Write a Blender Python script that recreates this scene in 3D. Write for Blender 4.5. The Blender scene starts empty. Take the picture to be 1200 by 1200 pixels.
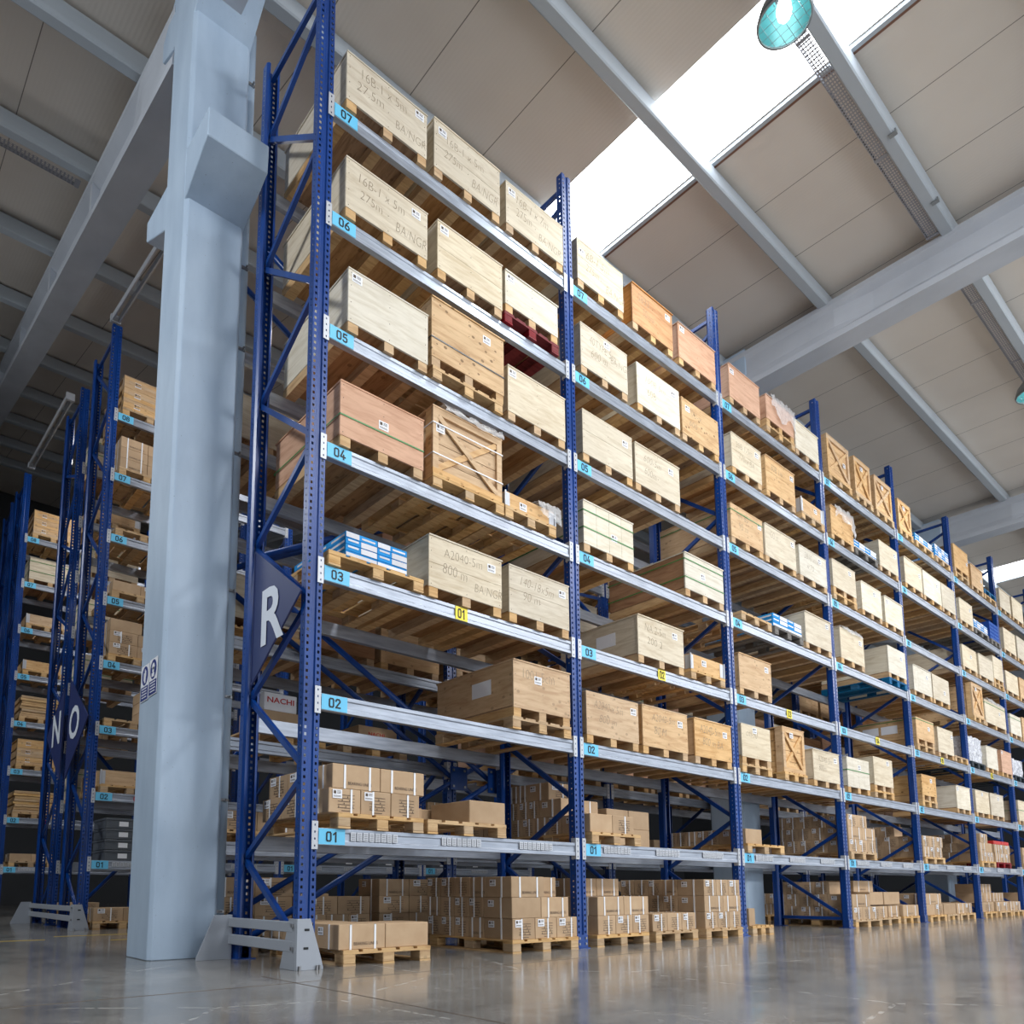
import bpy, bmesh, math, random
from mathutils import Vector, Matrix, noise

PI = math.pi
random.seed(7)
scene = bpy.context.scene
COL = scene.collection
P = 2.8            # bay pitch of the racks along x
LZ = 0.952         # level pitch of the near racks
ORD = ['first', 'second', 'third', 'fourth', 'fifth', 'sixth', 'seventh', 'eighth', 'ninth', 'tenth', 'eleventh', 'twelfth']

# ------------------------------------------------------------------ materials
def new_mat(name, rgb=(.5, .5, .5), rough=.6, metal=0.0, spec=.5):
    m = bpy.data.materials.new(name); m.use_nodes = True
    b = m.node_tree.nodes['Principled BSDF']
    b.inputs['Base Color'].default_value = (*rgb, 1)
    b.inputs['Roughness'].default_value = rough
    b.inputs['Metallic'].default_value = metal
    b.inputs['Specular IOR Level'].default_value = spec
    return m

def lin(r, g, b):
    f = lambda c: (c / 255 / 12.92) if c <= 10 else ((c / 255 + .055) / 1.055) ** 2.4
    return (f(r), f(g), f(b))

class N:
    """small helper over a material's node tree"""
    def __init__(s, m):
        s.t = m.node_tree; s.n = s.t.nodes; s.l = s.t.links; s.b = s.n['Principled BSDF']
    def node(s, typ, **kw):
        n = s.n.new(typ)
        for k, v in kw.items():
            if k.startswith('i_'): n.inputs[k[2:].replace('_', ' ')].default_value = v
            else: setattr(n, k, v)
        return n
    def link(s, a, b): s.l.new(a, b)
    def coords(s, scale, rnd=True, kind='Object'):
        tc = s.node('ShaderNodeTexCoord'); mp = s.node('ShaderNodeMapping'); mp.inputs['Scale'].default_value = scale
        if rnd:
            oi = s.node('ShaderNodeObjectInfo'); v = s.node('ShaderNodeVectorMath', operation='SCALE')
            c = s.node('ShaderNodeCombineXYZ'); s.link(oi.outputs['Random'], c.inputs[0]); s.link(oi.outputs['Random'], c.inputs[2])
            v.inputs['Scale'].default_value = 37.0; s.link(c.outputs[0], v.inputs[0])
            a = s.node('ShaderNodeVectorMath', operation='ADD'); s.link(tc.outputs[kind], a.inputs[0]); s.link(v.outputs[0], a.inputs[1])
            s.link(a.outputs[0], mp.inputs[0])
        else: s.link(tc.outputs[kind], mp.inputs[0])
        return mp.outputs[0]
    def noise(s, vec, scale, detail=4, rough=.55, dist=0.0):
        n = s.node('ShaderNodeTexNoise'); n.inputs['Scale'].default_value = scale; n.inputs['Detail'].default_value = detail
        n.inputs['Roughness'].default_value = rough; n.inputs['Distortion'].default_value = dist; s.link(vec, n.inputs['Vector']); return n.outputs['Fac']
    def ramp(s, fac, stops):
        r = s.node('ShaderNodeValToRGB'); e = r.color_ramp.elements
        while len(e) < len(stops): e.new(.5)
        for el, (p, c) in zip(e, stops): el.position = p; el.color = (*c, 1)
        s.link(fac, r.inputs[0]); return r.outputs[0]
    def mix(s, fac, a, b, mode='MIX'):
        m = s.node('ShaderNodeMix', data_type='RGBA', blend_type=mode)
        for sock, v in ((m.inputs[0], fac), (m.inputs[6], a), (m.inputs[7], b)):
            if isinstance(v, (int, float)): sock.default_value = v
            elif isinstance(v, tuple): sock.default_value = (*v, 1)
            else: s.link(v, sock)
        return m.outputs[2]
    def math(s, op, a, b=0.0):
        m = s.node('ShaderNodeMath', operation=op)
        for sock, v in ((m.inputs[0], a), (m.inputs[1], b)):
            if isinstance(v, (int, float)): sock.default_value = v
            else: s.link(v, sock)
        return m.outputs[0]
    def rand(s): return s.node('ShaderNodeObjectInfo').outputs['Random']
    def bump(s, h, strength=.2, dist=.01):
        b = s.node('ShaderNodeBump'); b.inputs['Strength'].default_value = strength; b.inputs['Distance'].default_value = dist
        s.link(h, b.inputs['Height']); s.link(b.outputs[0], s.b.inputs['Normal'])

def wood(name, a, b, knots=0.0, scale=(1.2, 9, 9), vary=.16, rough=.7):
    m = new_mat(name, a, rough, spec=.25); n = N(m)
    tcn = n.node('ShaderNodeTexCoord'); sp = n.node('ShaderNodeSeparateXYZ'); n.link(tcn.outputs['Normal'], sp.inputs[0])
    side = n.math('GREATER_THAN', n.math('ABSOLUTE', sp.outputs[0]), .6)
    va = n.coords(scale); vb = n.coords((scale[1], scale[0], scale[2]))
    vm = n.node('ShaderNodeMix', data_type='VECTOR'); n.link(side, vm.inputs[0]); n.link(va, vm.inputs[4]); n.link(vb, vm.inputs[5])
    f = n.noise(vm.outputs[1], 3.0, 6, .6, .6)
    c = n.ramp(f, [(.32, b), (.55, a), (.8, tuple(min(1, x * 1.12) for x in a))])
    v2 = n.coords((2.2, 2.2, 2.2)); big = n.noise(v2, 1.1, 2)
    c = n.mix(n.math('MULTIPLY', n.math('SUBTRACT', big, .38), .75), c, tuple(x * .82 for x in b), 'MIX')
    if knots > 0:
        vo = n.node('ShaderNodeTexVoronoi'); vo.inputs['Scale'].default_value = 9.0; n.link(n.coords((1, 1, 1.4)), vo.inputs['Vector'])
        k = n.math('LESS_THAN', vo.outputs['Distance'], .17)
        c = n.mix(n.math('MULTIPLY', k, knots), c, tuple(x * .45 for x in b))
    r = n.rand()
    s = n.math('ADD', n.math('MULTIPLY', r, vary), 1 - vary * .6)
    hv = n.node('ShaderNodeHueSaturation'); n.link(c, hv.inputs['Color']); n.link(s, hv.inputs['Value'])
    n.link(n.math('ADD', n.math('MULTIPLY', r, .3), .85), hv.inputs['Saturation'])
    n.link(hv.outputs[0], n.b.inputs['Base Color']); n.bump(f, .12, .004)
    return m

M = {}
M['pale'] = wood('pale plywood', lin(215, 203, 182), lin(196, 180, 155))
M['white'] = wood('whitish plywood', lin(224, 216, 200), lin(207, 196, 175))
M['tan'] = wood('tan pine plywood', lin(214, 180, 138), lin(192, 152, 110), .45)
M['pink'] = wood('pinkish plywood', lin(208, 170, 146), lin(188, 148, 124))
M['orange'] = wood('orange pine board', lin(206, 152, 98), lin(180, 122, 70), .3)
M['osb'] = wood('knotty board', lin(210, 176, 134), lin(182, 142, 98), .9)
M['brown'] = wood('dark brown plywood', lin(168, 128, 96), lin(140, 100, 72))
M['skid'] = wood('skid timber', lin(204, 172, 132), lin(176, 140, 102))
M['under'] = wood('rough underside boards', lin(168, 132, 98), lin(130, 98, 70), .5, (9, 1.2, 9))
M['pallet'] = wood('pallet wood', lin(206, 174, 132), lin(174, 138, 98), .3, vary=.3)
M['palletred'] = wood('red painted pallet', lin(132, 34, 40), lin(96, 22, 30))
M['palletblue'] = wood('blue painted pallet', lin(36, 104, 148), lin(24, 76, 116))
M['palletdark'] = wood('dark plastic pallet', lin(52, 62, 70), lin(36, 44, 52))
M['palletgrey'] = wood('weathered grey pallet', lin(120, 116, 112), lin(92, 88, 84))

def card(name, a, b):
    m = new_mat(name, a, .75, spec=.2); n = N(m)
    f = n.noise(n.coords((3, 3, 3)), 2.0, 3); c = n.ramp(f, [(.3, b), (.7, a)])
    hv = n.node('ShaderNodeHueSaturation'); n.link(c, hv.inputs['Color'])
    n.link(n.math('ADD', n.math('MULTIPLY', n.rand(), .22), .88), hv.inputs['Value']); n.link(hv.outputs[0], n.b.inputs['Base Color'])
    return m
M['carton'] = card('brown cardboard', lin(188, 161, 131), lin(176, 148, 118))
M['cartonedge'] = new_mat('brown parcel tape', lin(182, 138, 92), .35)
M['cartonwhite'] = card('white cardboard', lin(226, 226, 230), lin(214, 214, 220))
M['ink'] = new_mat('dark print', lin(84, 70, 58), .7)
M['pencil'] = new_mat('felt pen writing', lin(138, 122, 102), .7)
M['black'] = new_mat('black lettering', lin(14, 18, 22), .6)
M['redink'] = new_mat('red print', lin(178, 36, 40), .6)
M['paper'] = new_mat('white paper', lin(236, 238, 244), .6)
M['bluepatch'] = new_mat('dark blue print', lin(36, 44, 92), .6)
M['codepaper'] = new_mat('worn barcode label', lin(196, 200, 208), .5)
M['codeink'] = new_mat('barcode grey', lin(120, 122, 128), .6)
M['strapwhite'] = new_mat('white strapping', lin(236, 238, 242), .4)
M['strapgreen'] = new_mat('green strapping', lin(62, 132, 66), .4)
M['strapblack'] = new_mat('dark strapping', lin(60, 58, 62), .4)
M['tag'] = new_mat('light blue tag', lin(104, 196, 236), .5)
M['tagyellow'] = new_mat('yellow tag', lin(246, 226, 60), .5)
M['signblue'] = new_mat('dark blue sign', lin(44, 56, 106), .45)
M['signwhite'] = new_mat('sign lettering', lin(222, 230, 242), .5)
M['safetyblue'] = new_mat('safety sign blue', lin(40, 58, 128), .5)
M['yellowline'] = new_mat('worn yellow floor paint', lin(190, 162, 60), .5)
M['plastblue'] = new_mat('blue plastic', lin(26, 92, 178), .4)
M['boxblue'] = card('sky blue carton', lin(44, 146, 214), lin(36, 132, 200))
M['boxnavy'] = card('navy carton', lin(36, 78, 160), lin(30, 66, 144))
M['binGrey'] = new_mat('grey plastic bin', lin(84, 90, 98), .5)
M['red'] = new_mat('red plastic', lin(188, 40, 34), .5)

m = new_mat('blue rack paint', lin(8, 48, 116), .3); M['blue'] = m
n = N(m); f = n.noise(n.coords((1, 1, .25)), 6, 4); n.link(n.ramp(f, [(.3, lin(5, 50, 116)), (.7, lin(8, 64, 142))]), n.b.inputs['Base Color'])
m = new_mat('galvanised steel', lin(176, 182, 192), .42, .55); M['steel'] = m
n = N(m); v = n.coords((1.5, 14, 14)); f = n.noise(v, 2.5, 5)
n.link(n.ramp(f, [(.25, lin(136, 143, 156)), (.6, lin(166, 173, 186)), (.85, lin(184, 190, 202))]), n.b.inputs['Base Color'])
n.link(n.math('ADD', n.math('MULTIPLY', f, .25), .27), n.b.inputs['Roughness'])
M['plate'] = new_mat('zinc end plate', lin(188, 191, 198), .45, .3)
M['guard'] = new_mat('grey guard paint', lin(158, 164, 174), .5)
M['bolt'] = new_mat('bolt steel', lin(150, 150, 152), .35, .8)
m = new_mat('pale blue grey column paint', lin(182, 198, 214), .55); M['column'] = m
n = N(m); f = n.noise(n.coords((2, 2, .6), False), 2.2, 5); g = n.noise(n.coords((1, 1, 1), False), 55, 2)
c = n.ramp(f, [(.3, lin(162, 182, 204)), (.7, lin(178, 197, 217))])
n.link(n.mix(n.math('MULTIPLY', n.math('GREATER_THAN', g, .735), .5), c, lin(110, 116, 124)), n.b.inputs['Base Color'])
M['girder'] = new_mat('painted concrete girder', lin(190, 196, 206), .6)
n = N(M['girder']); f = n.noise(n.coords((1, .5, 1), False), 2.0, 4)
n.link(n.ramp(f, [(.3, lin(180, 186, 196)), (.7, lin(196, 202, 212))]), n.b.inputs['Base Color'])
M['purlin'] = new_mat('painted purlin', lin(172, 180, 188), .5)
M['trimbrown'] = new_mat('brown flashing', lin(120, 84, 66), .6)
M['wall'] = new_mat('grey wall panel', lin(66, 68, 72), .8)
m = new_mat('ribbed roof panel', lin(196, 188, 178), .6); M['ceil'] = m
n = N(m); tc = n.node('ShaderNodeTexCoord'); sx = n.node('ShaderNodeSeparateXYZ'); n.link(tc.outputs['Object'], sx.inputs[0])
u = n.math('FRACT', n.math('DIVIDE', n.math('ADD', sx.outputs[0], 100 * 1.0635 - 3.735), 1.0635))
seam = n.math('ADD', n.math('LESS_THAN', u, .005), n.math('GREATER_THAN', u, .995))
f = n.noise(n.coords((.5, .5, .5), False), 1.2, 3)
c = n.ramp(f, [(.3, lin(212, 203, 193)), (.7, lin(222, 214, 205))])
n.link(n.mix(seam, c, lin(126, 119, 112)), n.b.inputs['Base Color'])
w = n.node('ShaderNodeTexWave'); w.bands_direction = 'X'; w.inputs['Scale'].default_value = 6.5; n.link(tc.outputs['Object'], w.inputs['Vector'])
n.bump(n.math('SUBTRACT', n.math('MULTIPLY', w.outputs['Fac'], .12), seam), .25, .02)
m = new_mat('daylight through skylight', (1, 1, 1), .5); M['sky'] = m
n = N(m); n.b.inputs['Emission Color'].default_value = (.93, .97, 1, 1); n.b.inputs['Emission Strength'].default_value = 7.0
m = new_mat('polished concrete', lin(150, 148, 146), .22, spec=.5); M['floor'] = m
n = N(m); v = n.coords((1, 1, 1), False)
f = n.noise(v, .7, 7, .65, .8); g = n.noise(v, 5.0, 6, .7, 1.5); s = n.noise(n.coords((.6, 6, 1), False), 2.5, 6, .7)
c = n.ramp(f, [(.28, lin(88, 87, 86)), (.5, lin(124, 122, 119)), (.72, lin(154, 152, 148))])
c = n.mix(.35, c, n.ramp(g, [(.3, lin(82, 80, 78)), (.7, lin(160, 157, 152))]))
vo = n.node('ShaderNodeTexVoronoi', feature='DISTANCE_TO_EDGE'); vo.inputs['Scale'].default_value = .55
n.link(n.mix(.25, v, n.node('ShaderNodeTexNoise').outputs['Color']), vo.inputs['Vector'])
scr = n.math('MULTIPLY', n.math('LESS_THAN', vo.outputs['Distance'], .004), n.math('GREATER_THAN', g, .52))
c = n.mix(n.math('MULTIPLY', scr, .45), c, lin(205, 203, 198))
n.link(c, n.b.inputs['Base Color'])
n.link(n.math('ADD', n.math('MULTIPLY', g, .18), n.math('ADD', n.math('MULTIPLY', s, .10), .0)), n.b.inputs['Roughness'])
n.bump(s, .05, .004)
def film(name, alpha, rgb=(.9, .9, .92)):
    m = new_mat(name, rgb, .25); n = N(m); b = n.b; b.inputs['Alpha'].default_value = alpha
    return m
M['film'] = film('clear plastic film', .38)
m = new_mat('crumpled stretch film', lin(214, 216, 226), .2); M['wrap'] = m
n = N(m); f = n.noise(n.coords((1, 1, 1)), 14, 6, .7, 1.0)
n.link(n.ramp(f, [(.35, lin(150, 150, 160)), (.55, lin(222, 224, 232)), (.75, lin(250, 250, 255))]), n.b.inputs['Base Color']); n.bump(f, .6, .03)
m = new_mat('lamp tube glow', (1, 1, 1), .4); M['glow'] = m
b = N(m).b; b.inputs['Emission Color'].default_value = (.9, 1, 1, 1); b.inputs['Emission Strength'].default_value = 9
m = new_mat('teal lamp reflector', lin(74, 140, 144), .3, .2); M['reflector'] = m
M['lampbody'] = new_mat('grey lamp housing', lin(140, 146, 150), .4, .5)
m = new_mat('perforated tray steel', lin(150, 150, 156), .5, .4); M['tray'] = m

# ------------------------------------------------------------------ mesh helpers
class MB:
    def __init__(s): s.v = []; s.f = []; s.m = []; s.cur = 0
    def face(s, idx): s.f.append(tuple(idx)); s.m.append(s.cur)
    def add(s, vs): b = len(s.v); s.v.extend(tuple(p) for p in vs); return b
    def box(s, x0, x1, y0, y1, z0, z1):
        b = s.add([(x0, y0, z0), (x1, y0, z0), (x1, y1, z0), (x0, y1, z0), (x0, y0, z1), (x1, y0, z1), (x1, y1, z1), (x0, y1, z1)])
        for q in ((0, 3, 2, 1), (4, 5, 6, 7), (0, 1, 5, 4), (1, 2, 6, 5), (2, 3, 7, 6), (3, 0, 4, 7)): s.face([b + i for i in q])
        return s
    def prism(s, prof, a0, a1, axis='x'):
        """closed polygon prof swept along an axis (x: prof is (y,z); y: (x,z); z: (x,y))"""
        def pt(p, a): return (a, p[0], p[1]) if axis == 'x' else (p[0], a, p[1]) if axis == 'y' else (p[0], p[1], a)
        k = len(prof); b = s.add([pt(p, a0) for p in prof] + [pt(p, a1) for p in prof])
        for i in range(k): j = (i + 1) % k; s.face((b + i, b + j, b + k + j, b + k + i))
        s.face([b + i for i in range(k)][::-1]); s.face([b + k + i for i in range(k)])
        return s
    def loft(s, sections):
        k = len(sections[0]); b = s.add([p for sec in sections for p in sec])
        for q in range(len(sections) - 1):
            for i in range(k):
                j = (i + 1) % k; s.face((b + q * k + i, b + q * k + j, b + (q + 1) * k + j, b + (q + 1) * k + i))
        s.face([b + i for i in range(k)][::-1]); s.face([b + (len(sections) - 1) * k + i for i in range(k)])
        return s
    def bar(s, p, q, w, h, up=(1, 0, 0)):
        p = Vector(p); q = Vector(q); d = (q - p).normalized(); u = Vector(up); u = (u - d * u.dot(d)).normalized(); t = d.cross(u)
        secs = [[c + u * (sx * w / 2) + t * (sy * h / 2) for sx, sy in ((-1, -1), (1, -1), (1, 1), (-1, 1))] for c in (p, q)]
        return s.loft(secs)
    def tube(s, pts, r, n=8):
        pts = [Vector(p) for p in pts]; secs = []
        for i, c in enumerate(pts):
            d = (pts[min(i + 1, len(pts) - 1)] - pts[max(i - 1, 0)]).normalized()
            u = d.orthogonal().normalized() if abs(d.z) > .9 else Vector((0, 0, 1)).cross(d).normalized(); t = d.cross(u)
            secs.append([c + (u * math.cos(a) + t * math.sin(a)) * r for a in (2 * PI * k / n for k in range(n))])
        return s.loft(secs)
    def lathe(s, prof, n=24, cap=False):
        b = s.add([(r * math.cos(2 * PI * k / n), r * math.sin(2 * PI * k / n), z) for r, z in prof for k in range(n)])
        for q in range(len(prof) - 1):
            for k in range(n): j = (k + 1) % n; s.face((b + q * n + k, b + q * n + j, b + (q + 1) * n + j, b + (q + 1) * n + k))
        if cap: s.face([b + k for k in range(n)][::-1]); s.face([b + (len(prof) - 1) * n + k for k in range(n)])
        return s
    def strip(s, p0, p1, z0, z1, hole=None, pitch=.05, hw=.4, hh=.4, zoff=0.0):
        """flat vertical sheet between plan points p0 and p1; hole=True punches one column of slots"""
        def col(t): return (p0[0] + (p1[0] - p0[0]) * t, p0[1] + (p1[1] - p0[1]) * t)
        if not hole:
            a, b_ = col(0), col(1); b = s.add([(*a, z0), (*b_, z0), (*b_, z1), (*a, z1)]); s.face((b, b + 1, b + 2, b + 3)); return s
        ts = [0, .5 - hw / 2, .5 + hw / 2, 1]; zs = [z0]
        k = int((z1 - z0 - zoff) / pitch)
        for i in range(k):
            zb = z0 + zoff + i * pitch + pitch * (1 - hh) / 2; zs += [zb, zb + pitch * hh]
        zs.append(z1)
        b = s.add([(*col(t), z) for z in zs for t in ts])
        for r in range(len(zs) - 1):
            for c in range(3):
                if c == 1 and r % 2 == 1: continue
                s.face((b + r * 4 + c, b + r * 4 + c + 1, b + (r + 1) * 4 + c + 1, b + (r + 1) * 4 + c))
        return s
    def mesh(s, name, mats, smooth=False):
        me = bpy.data.meshes.new(name); me.from_pydata(s.v, [], s.f)
        for m in (mats if isinstance(mats, (list, tuple)) else [mats]): me.materials.append(M[m] if isinstance(m, str) else m)
        if any(s.m): me.polygons.foreach_set('material_index', s.m)
        if smooth: me.polygons.foreach_set('use_smooth', [True] * len(me.polygons))
        me.update(); return me

def link(name, me, parent=None, loc=(0, 0, 0), rz=0.0):
    o = bpy.data.objects.new(name, me); COL.objects.link(o); o.location = loc; o.rotation_euler = (0, 0, rz)
    if parent is not None: o.parent = parent
    return o

LABELS = {}
def tag(o, label, cat, group=None, kind='thing'):
    o['label'] = label; o['category'] = cat; o['kind'] = kind
    if group: o['group'] = group
    LABELS[o.name] = label
    return o

def thing(name, label, cat, loc=(0, 0, 0), rz=0.0, group=None):
    o = link(name, None, None, loc, rz); o.empty_display_size = .1
    return tag(o, label, cat, group)

def structure(name, me, label=None, loc=(0, 0, 0)):
    o = link(name, me, None, loc); o['kind'] = 'structure'
    if label: o['label'] = label; o['category'] = 'building'
    return o

CACHE = {}
def cached(key, fn):
    if key not in CACHE: CACHE[key] = fn()
    return CACHE[key]

def bevelled(me, w=.004):
    bm = bmesh.new(); bm.from_mesh(me)
    bmesh.ops.bevel(bm, geom=list(bm.edges), offset=w, segments=1, affect='EDGES', clamp_overlap=True)
    bm.to_mesh(me); bm.free(); return me

def dup(src, loc, rz=0.0):
    """copy of a thing with its parts and sub-parts"""
    r = src.copy(); COL.objects.link(r); r.location = loc; r.rotation_euler = (0, 0, rz)
    for ch in src.children:
        c = ch.copy(); COL.objects.link(c); c.parent = r
        for g in ch.children:
            d = g.copy(); COL.objects.link(d); d.parent = c
    return r

def text_mesh(body, mat, bold=0.0, shear=0.0, extrude=.0006):
    """lettering as a mesh in the x-z plane, facing -y, normalised so that its box starts at 0,0 and is 1 high"""
    key = ('text', body, mat, bold, shear)
    if key in CACHE: return CACHE[key]
    cu = bpy.data.curves.new('lettering', 'FONT'); cu.body = body; cu.size = 1; cu.offset = bold; cu.shear = shear; cu.extrude = 0; cu.resolution_u = 3
    ob = bpy.data.objects.new('lettering', cu); COL.objects.link(ob)
    dg = bpy.context.evaluated_depsgraph_get(); dg.update()
    me = bpy.data.meshes.new_from_object(ob.evaluated_get(dg))
    bpy.data.objects.remove(ob); bpy.data.curves.remove(cu)
    xs = [v.co.x for v in me.vertices]; ys = [v.co.y for v in me.vertices]
    x0, x1, y0, y1 = min(xs), max(xs), min(ys), max(ys); h = y1 - y0
    for v in me.vertices: v.co = ((v.co.x - x0) / h, 0, (v.co.y - y0) / h)
    me.materials.clear(); me.materials.append(M[mat]); me.update()
    CACHE[key] = (me, (x1 - x0) / h); return CACHE[key]

def lettering(name, body, parent, mat, x, z, y, height, bold=0.0, shear=0.0, width=None, face='front', centre=False):
    """put lettering on a thing: face 'front' looks along -y, 'left' along -x"""
    me, asp = text_mesh(body, mat, bold, shear)
    o = link(name, me, parent); w = width if width else asp * height
    if centre: x -= w / 2; z -= height / 2
    o.scale = (w / asp, 1, height)
    if face == 'front': o.location = (x, y, z)
    else: o.location = (y, -x, z); o.rotation_euler = (0, 0, -PI / 2)
    return o

STROKES = {'0': [[(.12, .2), (.12, .8), (.2, .93), (.5, .93), (.58, .8), (.58, .2), (.5, .07), (.2, .07), (.12, .2)]], '1': [[(.14, .72), (.4, .93), (.4, 0)]],
 '2': [[(.12, .72), (.14, .84), (.24, .93), (.48, .93), (.58, .82), (.57, .66), (.12, .08), (.62, .08)]], '3': [[(.12, .82), (.24, .93), (.48, .93), (.58, .82), (.57, .62), (.46, .52), (.3, .52)], [(.46, .52), (.58, .4), (.58, .18), (.48, .07), (.22, .07), (.12, .18)]],
 '4': [[(.42, 1.0), (.1, .26), (.66, .26)], [(.46, .5), (.46, 0)]], '5': [[(.56, .93), (.18, .93), (.15, .55), (.46, .57), (.58, .46), (.58, .18), (.47, .07), (.22, .07), (.12, .17)]],
 '6': [[(.5, 1.0), (.2, .6), (.12, .4), (.12, .18), (.22, .07), (.48, .07), (.58, .18), (.58, .4), (.48, .52), (.22, .52), (.13, .42)]], '7': [[(.1, .93), (.6, .93), (.28, 0)]],
 '8': [[(.24, .53), (.14, .64), (.14, .83), (.24, .93), (.46, .93), (.56, .83), (.56, .64), (.46, .53), (.24, .53), (.12, .42), (.12, .18), (.22, .07), (.48, .07), (.58, .18), (.58, .42), (.46, .53)]]}
def number(name, body, parent, x, z, y, height, width):
    """bold condensed figures, centred on x, z, facing -y"""
    def mk():
        mb = MB(); cw = .74
        for i, ch in enumerate(body):
            for pl in STROKES[ch]:
                for a, b in zip(pl, pl[1:]):
                    A = Vector((a[0] + i * cw, 0, a[1])); B = Vector((b[0] + i * cw, 0, b[1])); d = (B - A).normalized() * .055
                    mb.bar(A - d, B + d, .002, .15, (0, 1, 0))
        for k, v in enumerate(mb.v): mb.v[k] = (v[0] - len(body) * cw / 2 + .02, v[1], v[2] - .5)
        return mb.mesh('figures', 'black')
    o = link(name, cached(('num', body), mk), parent, (x, y, z)); o.scale = (width / (len(body) * .74), 1, height); return o
# ------------------------------------------------------------------ hall
def hall():
    me = MB().box(-14, 44, -11, 26, -.2, 0).mesh('floor', 'floor'); structure('floor', me, 'polished grey concrete floor of the warehouse')
    # roof: flat over the front aisle, rising to the rear of the valley at y = 1.6
    S = .245; YV = 1.6; ZR = 9.13
    slabs = [(-14, -13.4), (-12.33, 3.735), (4.79, 20.93), (22.0, 44)]
    sky = [(-13.4, -12.33), (3.735, 4.79), (20.93, 22.0)]
    def sheet(x0, x1, th=.12):
        sec = lambda x: [(x, -11, ZR), (x, YV, ZR), (x, 26, ZR + S * (26 - YV)), (x, 26, ZR + S * (26 - YV) + th), (x, YV, ZR + th), (x, -11, ZR + th)]
        return MB().loft([sec(x0), sec(x1)])
    for i, (a, b) in enumerate(slabs):
        structure('ceiling', sheet(a, b).mesh('ceiling', 'ceil'), 'ribbed grey roof panels')
    def rear(x0, x1, th=.12):
        sec = lambda x: [(x, YV, ZR), (x, 26, ZR + S * (26 - YV)), (x, 26, ZR + S * (26 - YV) + th), (x, YV, ZR + th)]
        return MB().loft([sec(x0), sec(x1)])
    def front(x0, x1, th): return MB().box(x0, x1, -11, YV, ZR, ZR + th)
    for i, (a, b) in enumerate(sky):
        structure('ceiling', rear(a, b).mesh('ceiling', 'ceil'), 'ribbed grey roof panels')
        structure('window_%d' % (i + 1), front(a, b, .05).mesh('skylight', 'sky'), 'bright translucent skylight strip in the roof')
    k = 0
    for a, b in sky:
        for x in (b + .02,):
            for (w, z, mm) in ((.05, ZR - .05, 'purlin'), (.035, ZR - .035, 'trimbrown')):
                k += 1
                mb = MB(); x0 = x if mm == 'purlin' else x + .06
                sec = lambda xx: [(xx, -11, z), (xx, YV, z), (xx, YV, ZR - .001), (xx, -11, ZR - .001)]
                mb.loft([sec(x0), sec(x0 + w)])
                structure('trim_%d' % k, mb.mesh('trim', mm), 'flashing along the skylight edge')
    structure('wall_back', MB().box(-14, 44, 26, 26.2, 0, 16).mesh('wall', 'wall'), 'grey back wall of the hall')
    structure('wall_far', MB().box(44, 44.2, -11, 26, 0, 16).mesh('wall', 'wall'), 'grey far end wall of the hall')
    structure('wall_near', MB().box(-14.2, -14, -11, 26, 0, 16).mesh('wall', 'wall'), 'grey near end wall of the hall')
    structure('wall_light_block', MB().box(-14, -6.0, -11.2, -11, 0, 9.2).mesh('wall', 'wall'), 'unseen grey wall added to block daylight from the left')  # added out of view to hold daylight off the left-facing sides
    # girders across the hall, one over every column line
    def girder(x, w=.37):
        def prof(y, zb, zt, web):
            h = w / 2; c = x + h; q = web / 2
            return [(c - h, y, zb), (c + h, y, zb), (c + h, y, zb + .09), (c + q, y, zb + .2), (c + q, y, zt - .14), (c + h, y, zt - .07), (c + h, y, zt), (c - h, y, zt), (c - h, y, zt - .07), (c - q, y, zt - .14), (c - q, y, zb + .2), (c - h, y, zb + .09)]
        mb = MB()
        mb.loft([prof(-11, 8.32, 8.93, .15), prof(-1.0, 8.32, 8.93, .15), prof(-.5, 8.32, 8.93, .31), prof(1.22, 8.32, 8.93, .31)])
        structure('roof_girder', mb.mesh('girder', 'girder'), 'white concrete roof girder over the front aisle')
        mb = MB(); y0 = 1.81
        f = lambda y, web: prof(y, 8.2 + S * (y - y0), 8.84 + S * (y - y0), web)
        mb.loft([f(y0, .31), f(2.9, .31), f(3.5, .16), f(26, .16)])
        for yy in (5.0, 7.6, 10.2, 12.8):                 # web stiffeners
            z = 8.2 + S * (yy - y0); c = x + w / 2
            mb.box(c - w / 2 + .015, c + w / 2 - .015, yy - .05, yy + .05, z + .1, z + .6)
        structure('roof_girder', mb.mesh('girder', 'girder'), 'white concrete roof girder rising over the rear aisles')
    for x in (-.73, 7.83, 16.39, 24.95, 33.5): girder(x)
    # purlins along the hall
    def purlin(y, zb, lab):
        w = .078; mb = MB(); pr = [(y - w * .85, zb), (y + w * .85, zb), (y + w, zb + .05), (y + w, ZR - .001 + max(0, (y - YV)) * S - .02), (y - w, ZR - .001 + max(0, (y - YV)) * S - .05), (y - w, zb + .05)]
        mb.prism(pr, -14, 44, 'x'); structure('purlin', bevelled(mb.mesh('purlin', 'purlin'), .012), lab)
    for y in (1.28, -.37, -1.95, -3.55, -5.1, -6.7, -8.3): purlin(y, 8.9, 'long painted purlin under the roof panels')
    for y in (3.0, 5.1, 7.4, 9.7, 11.95, 14.2, 16.5, 18.8, 21): purlin(y, 8.9 + S * (y - YV) - .06, 'long painted purlin under the rising rear roof')
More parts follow.
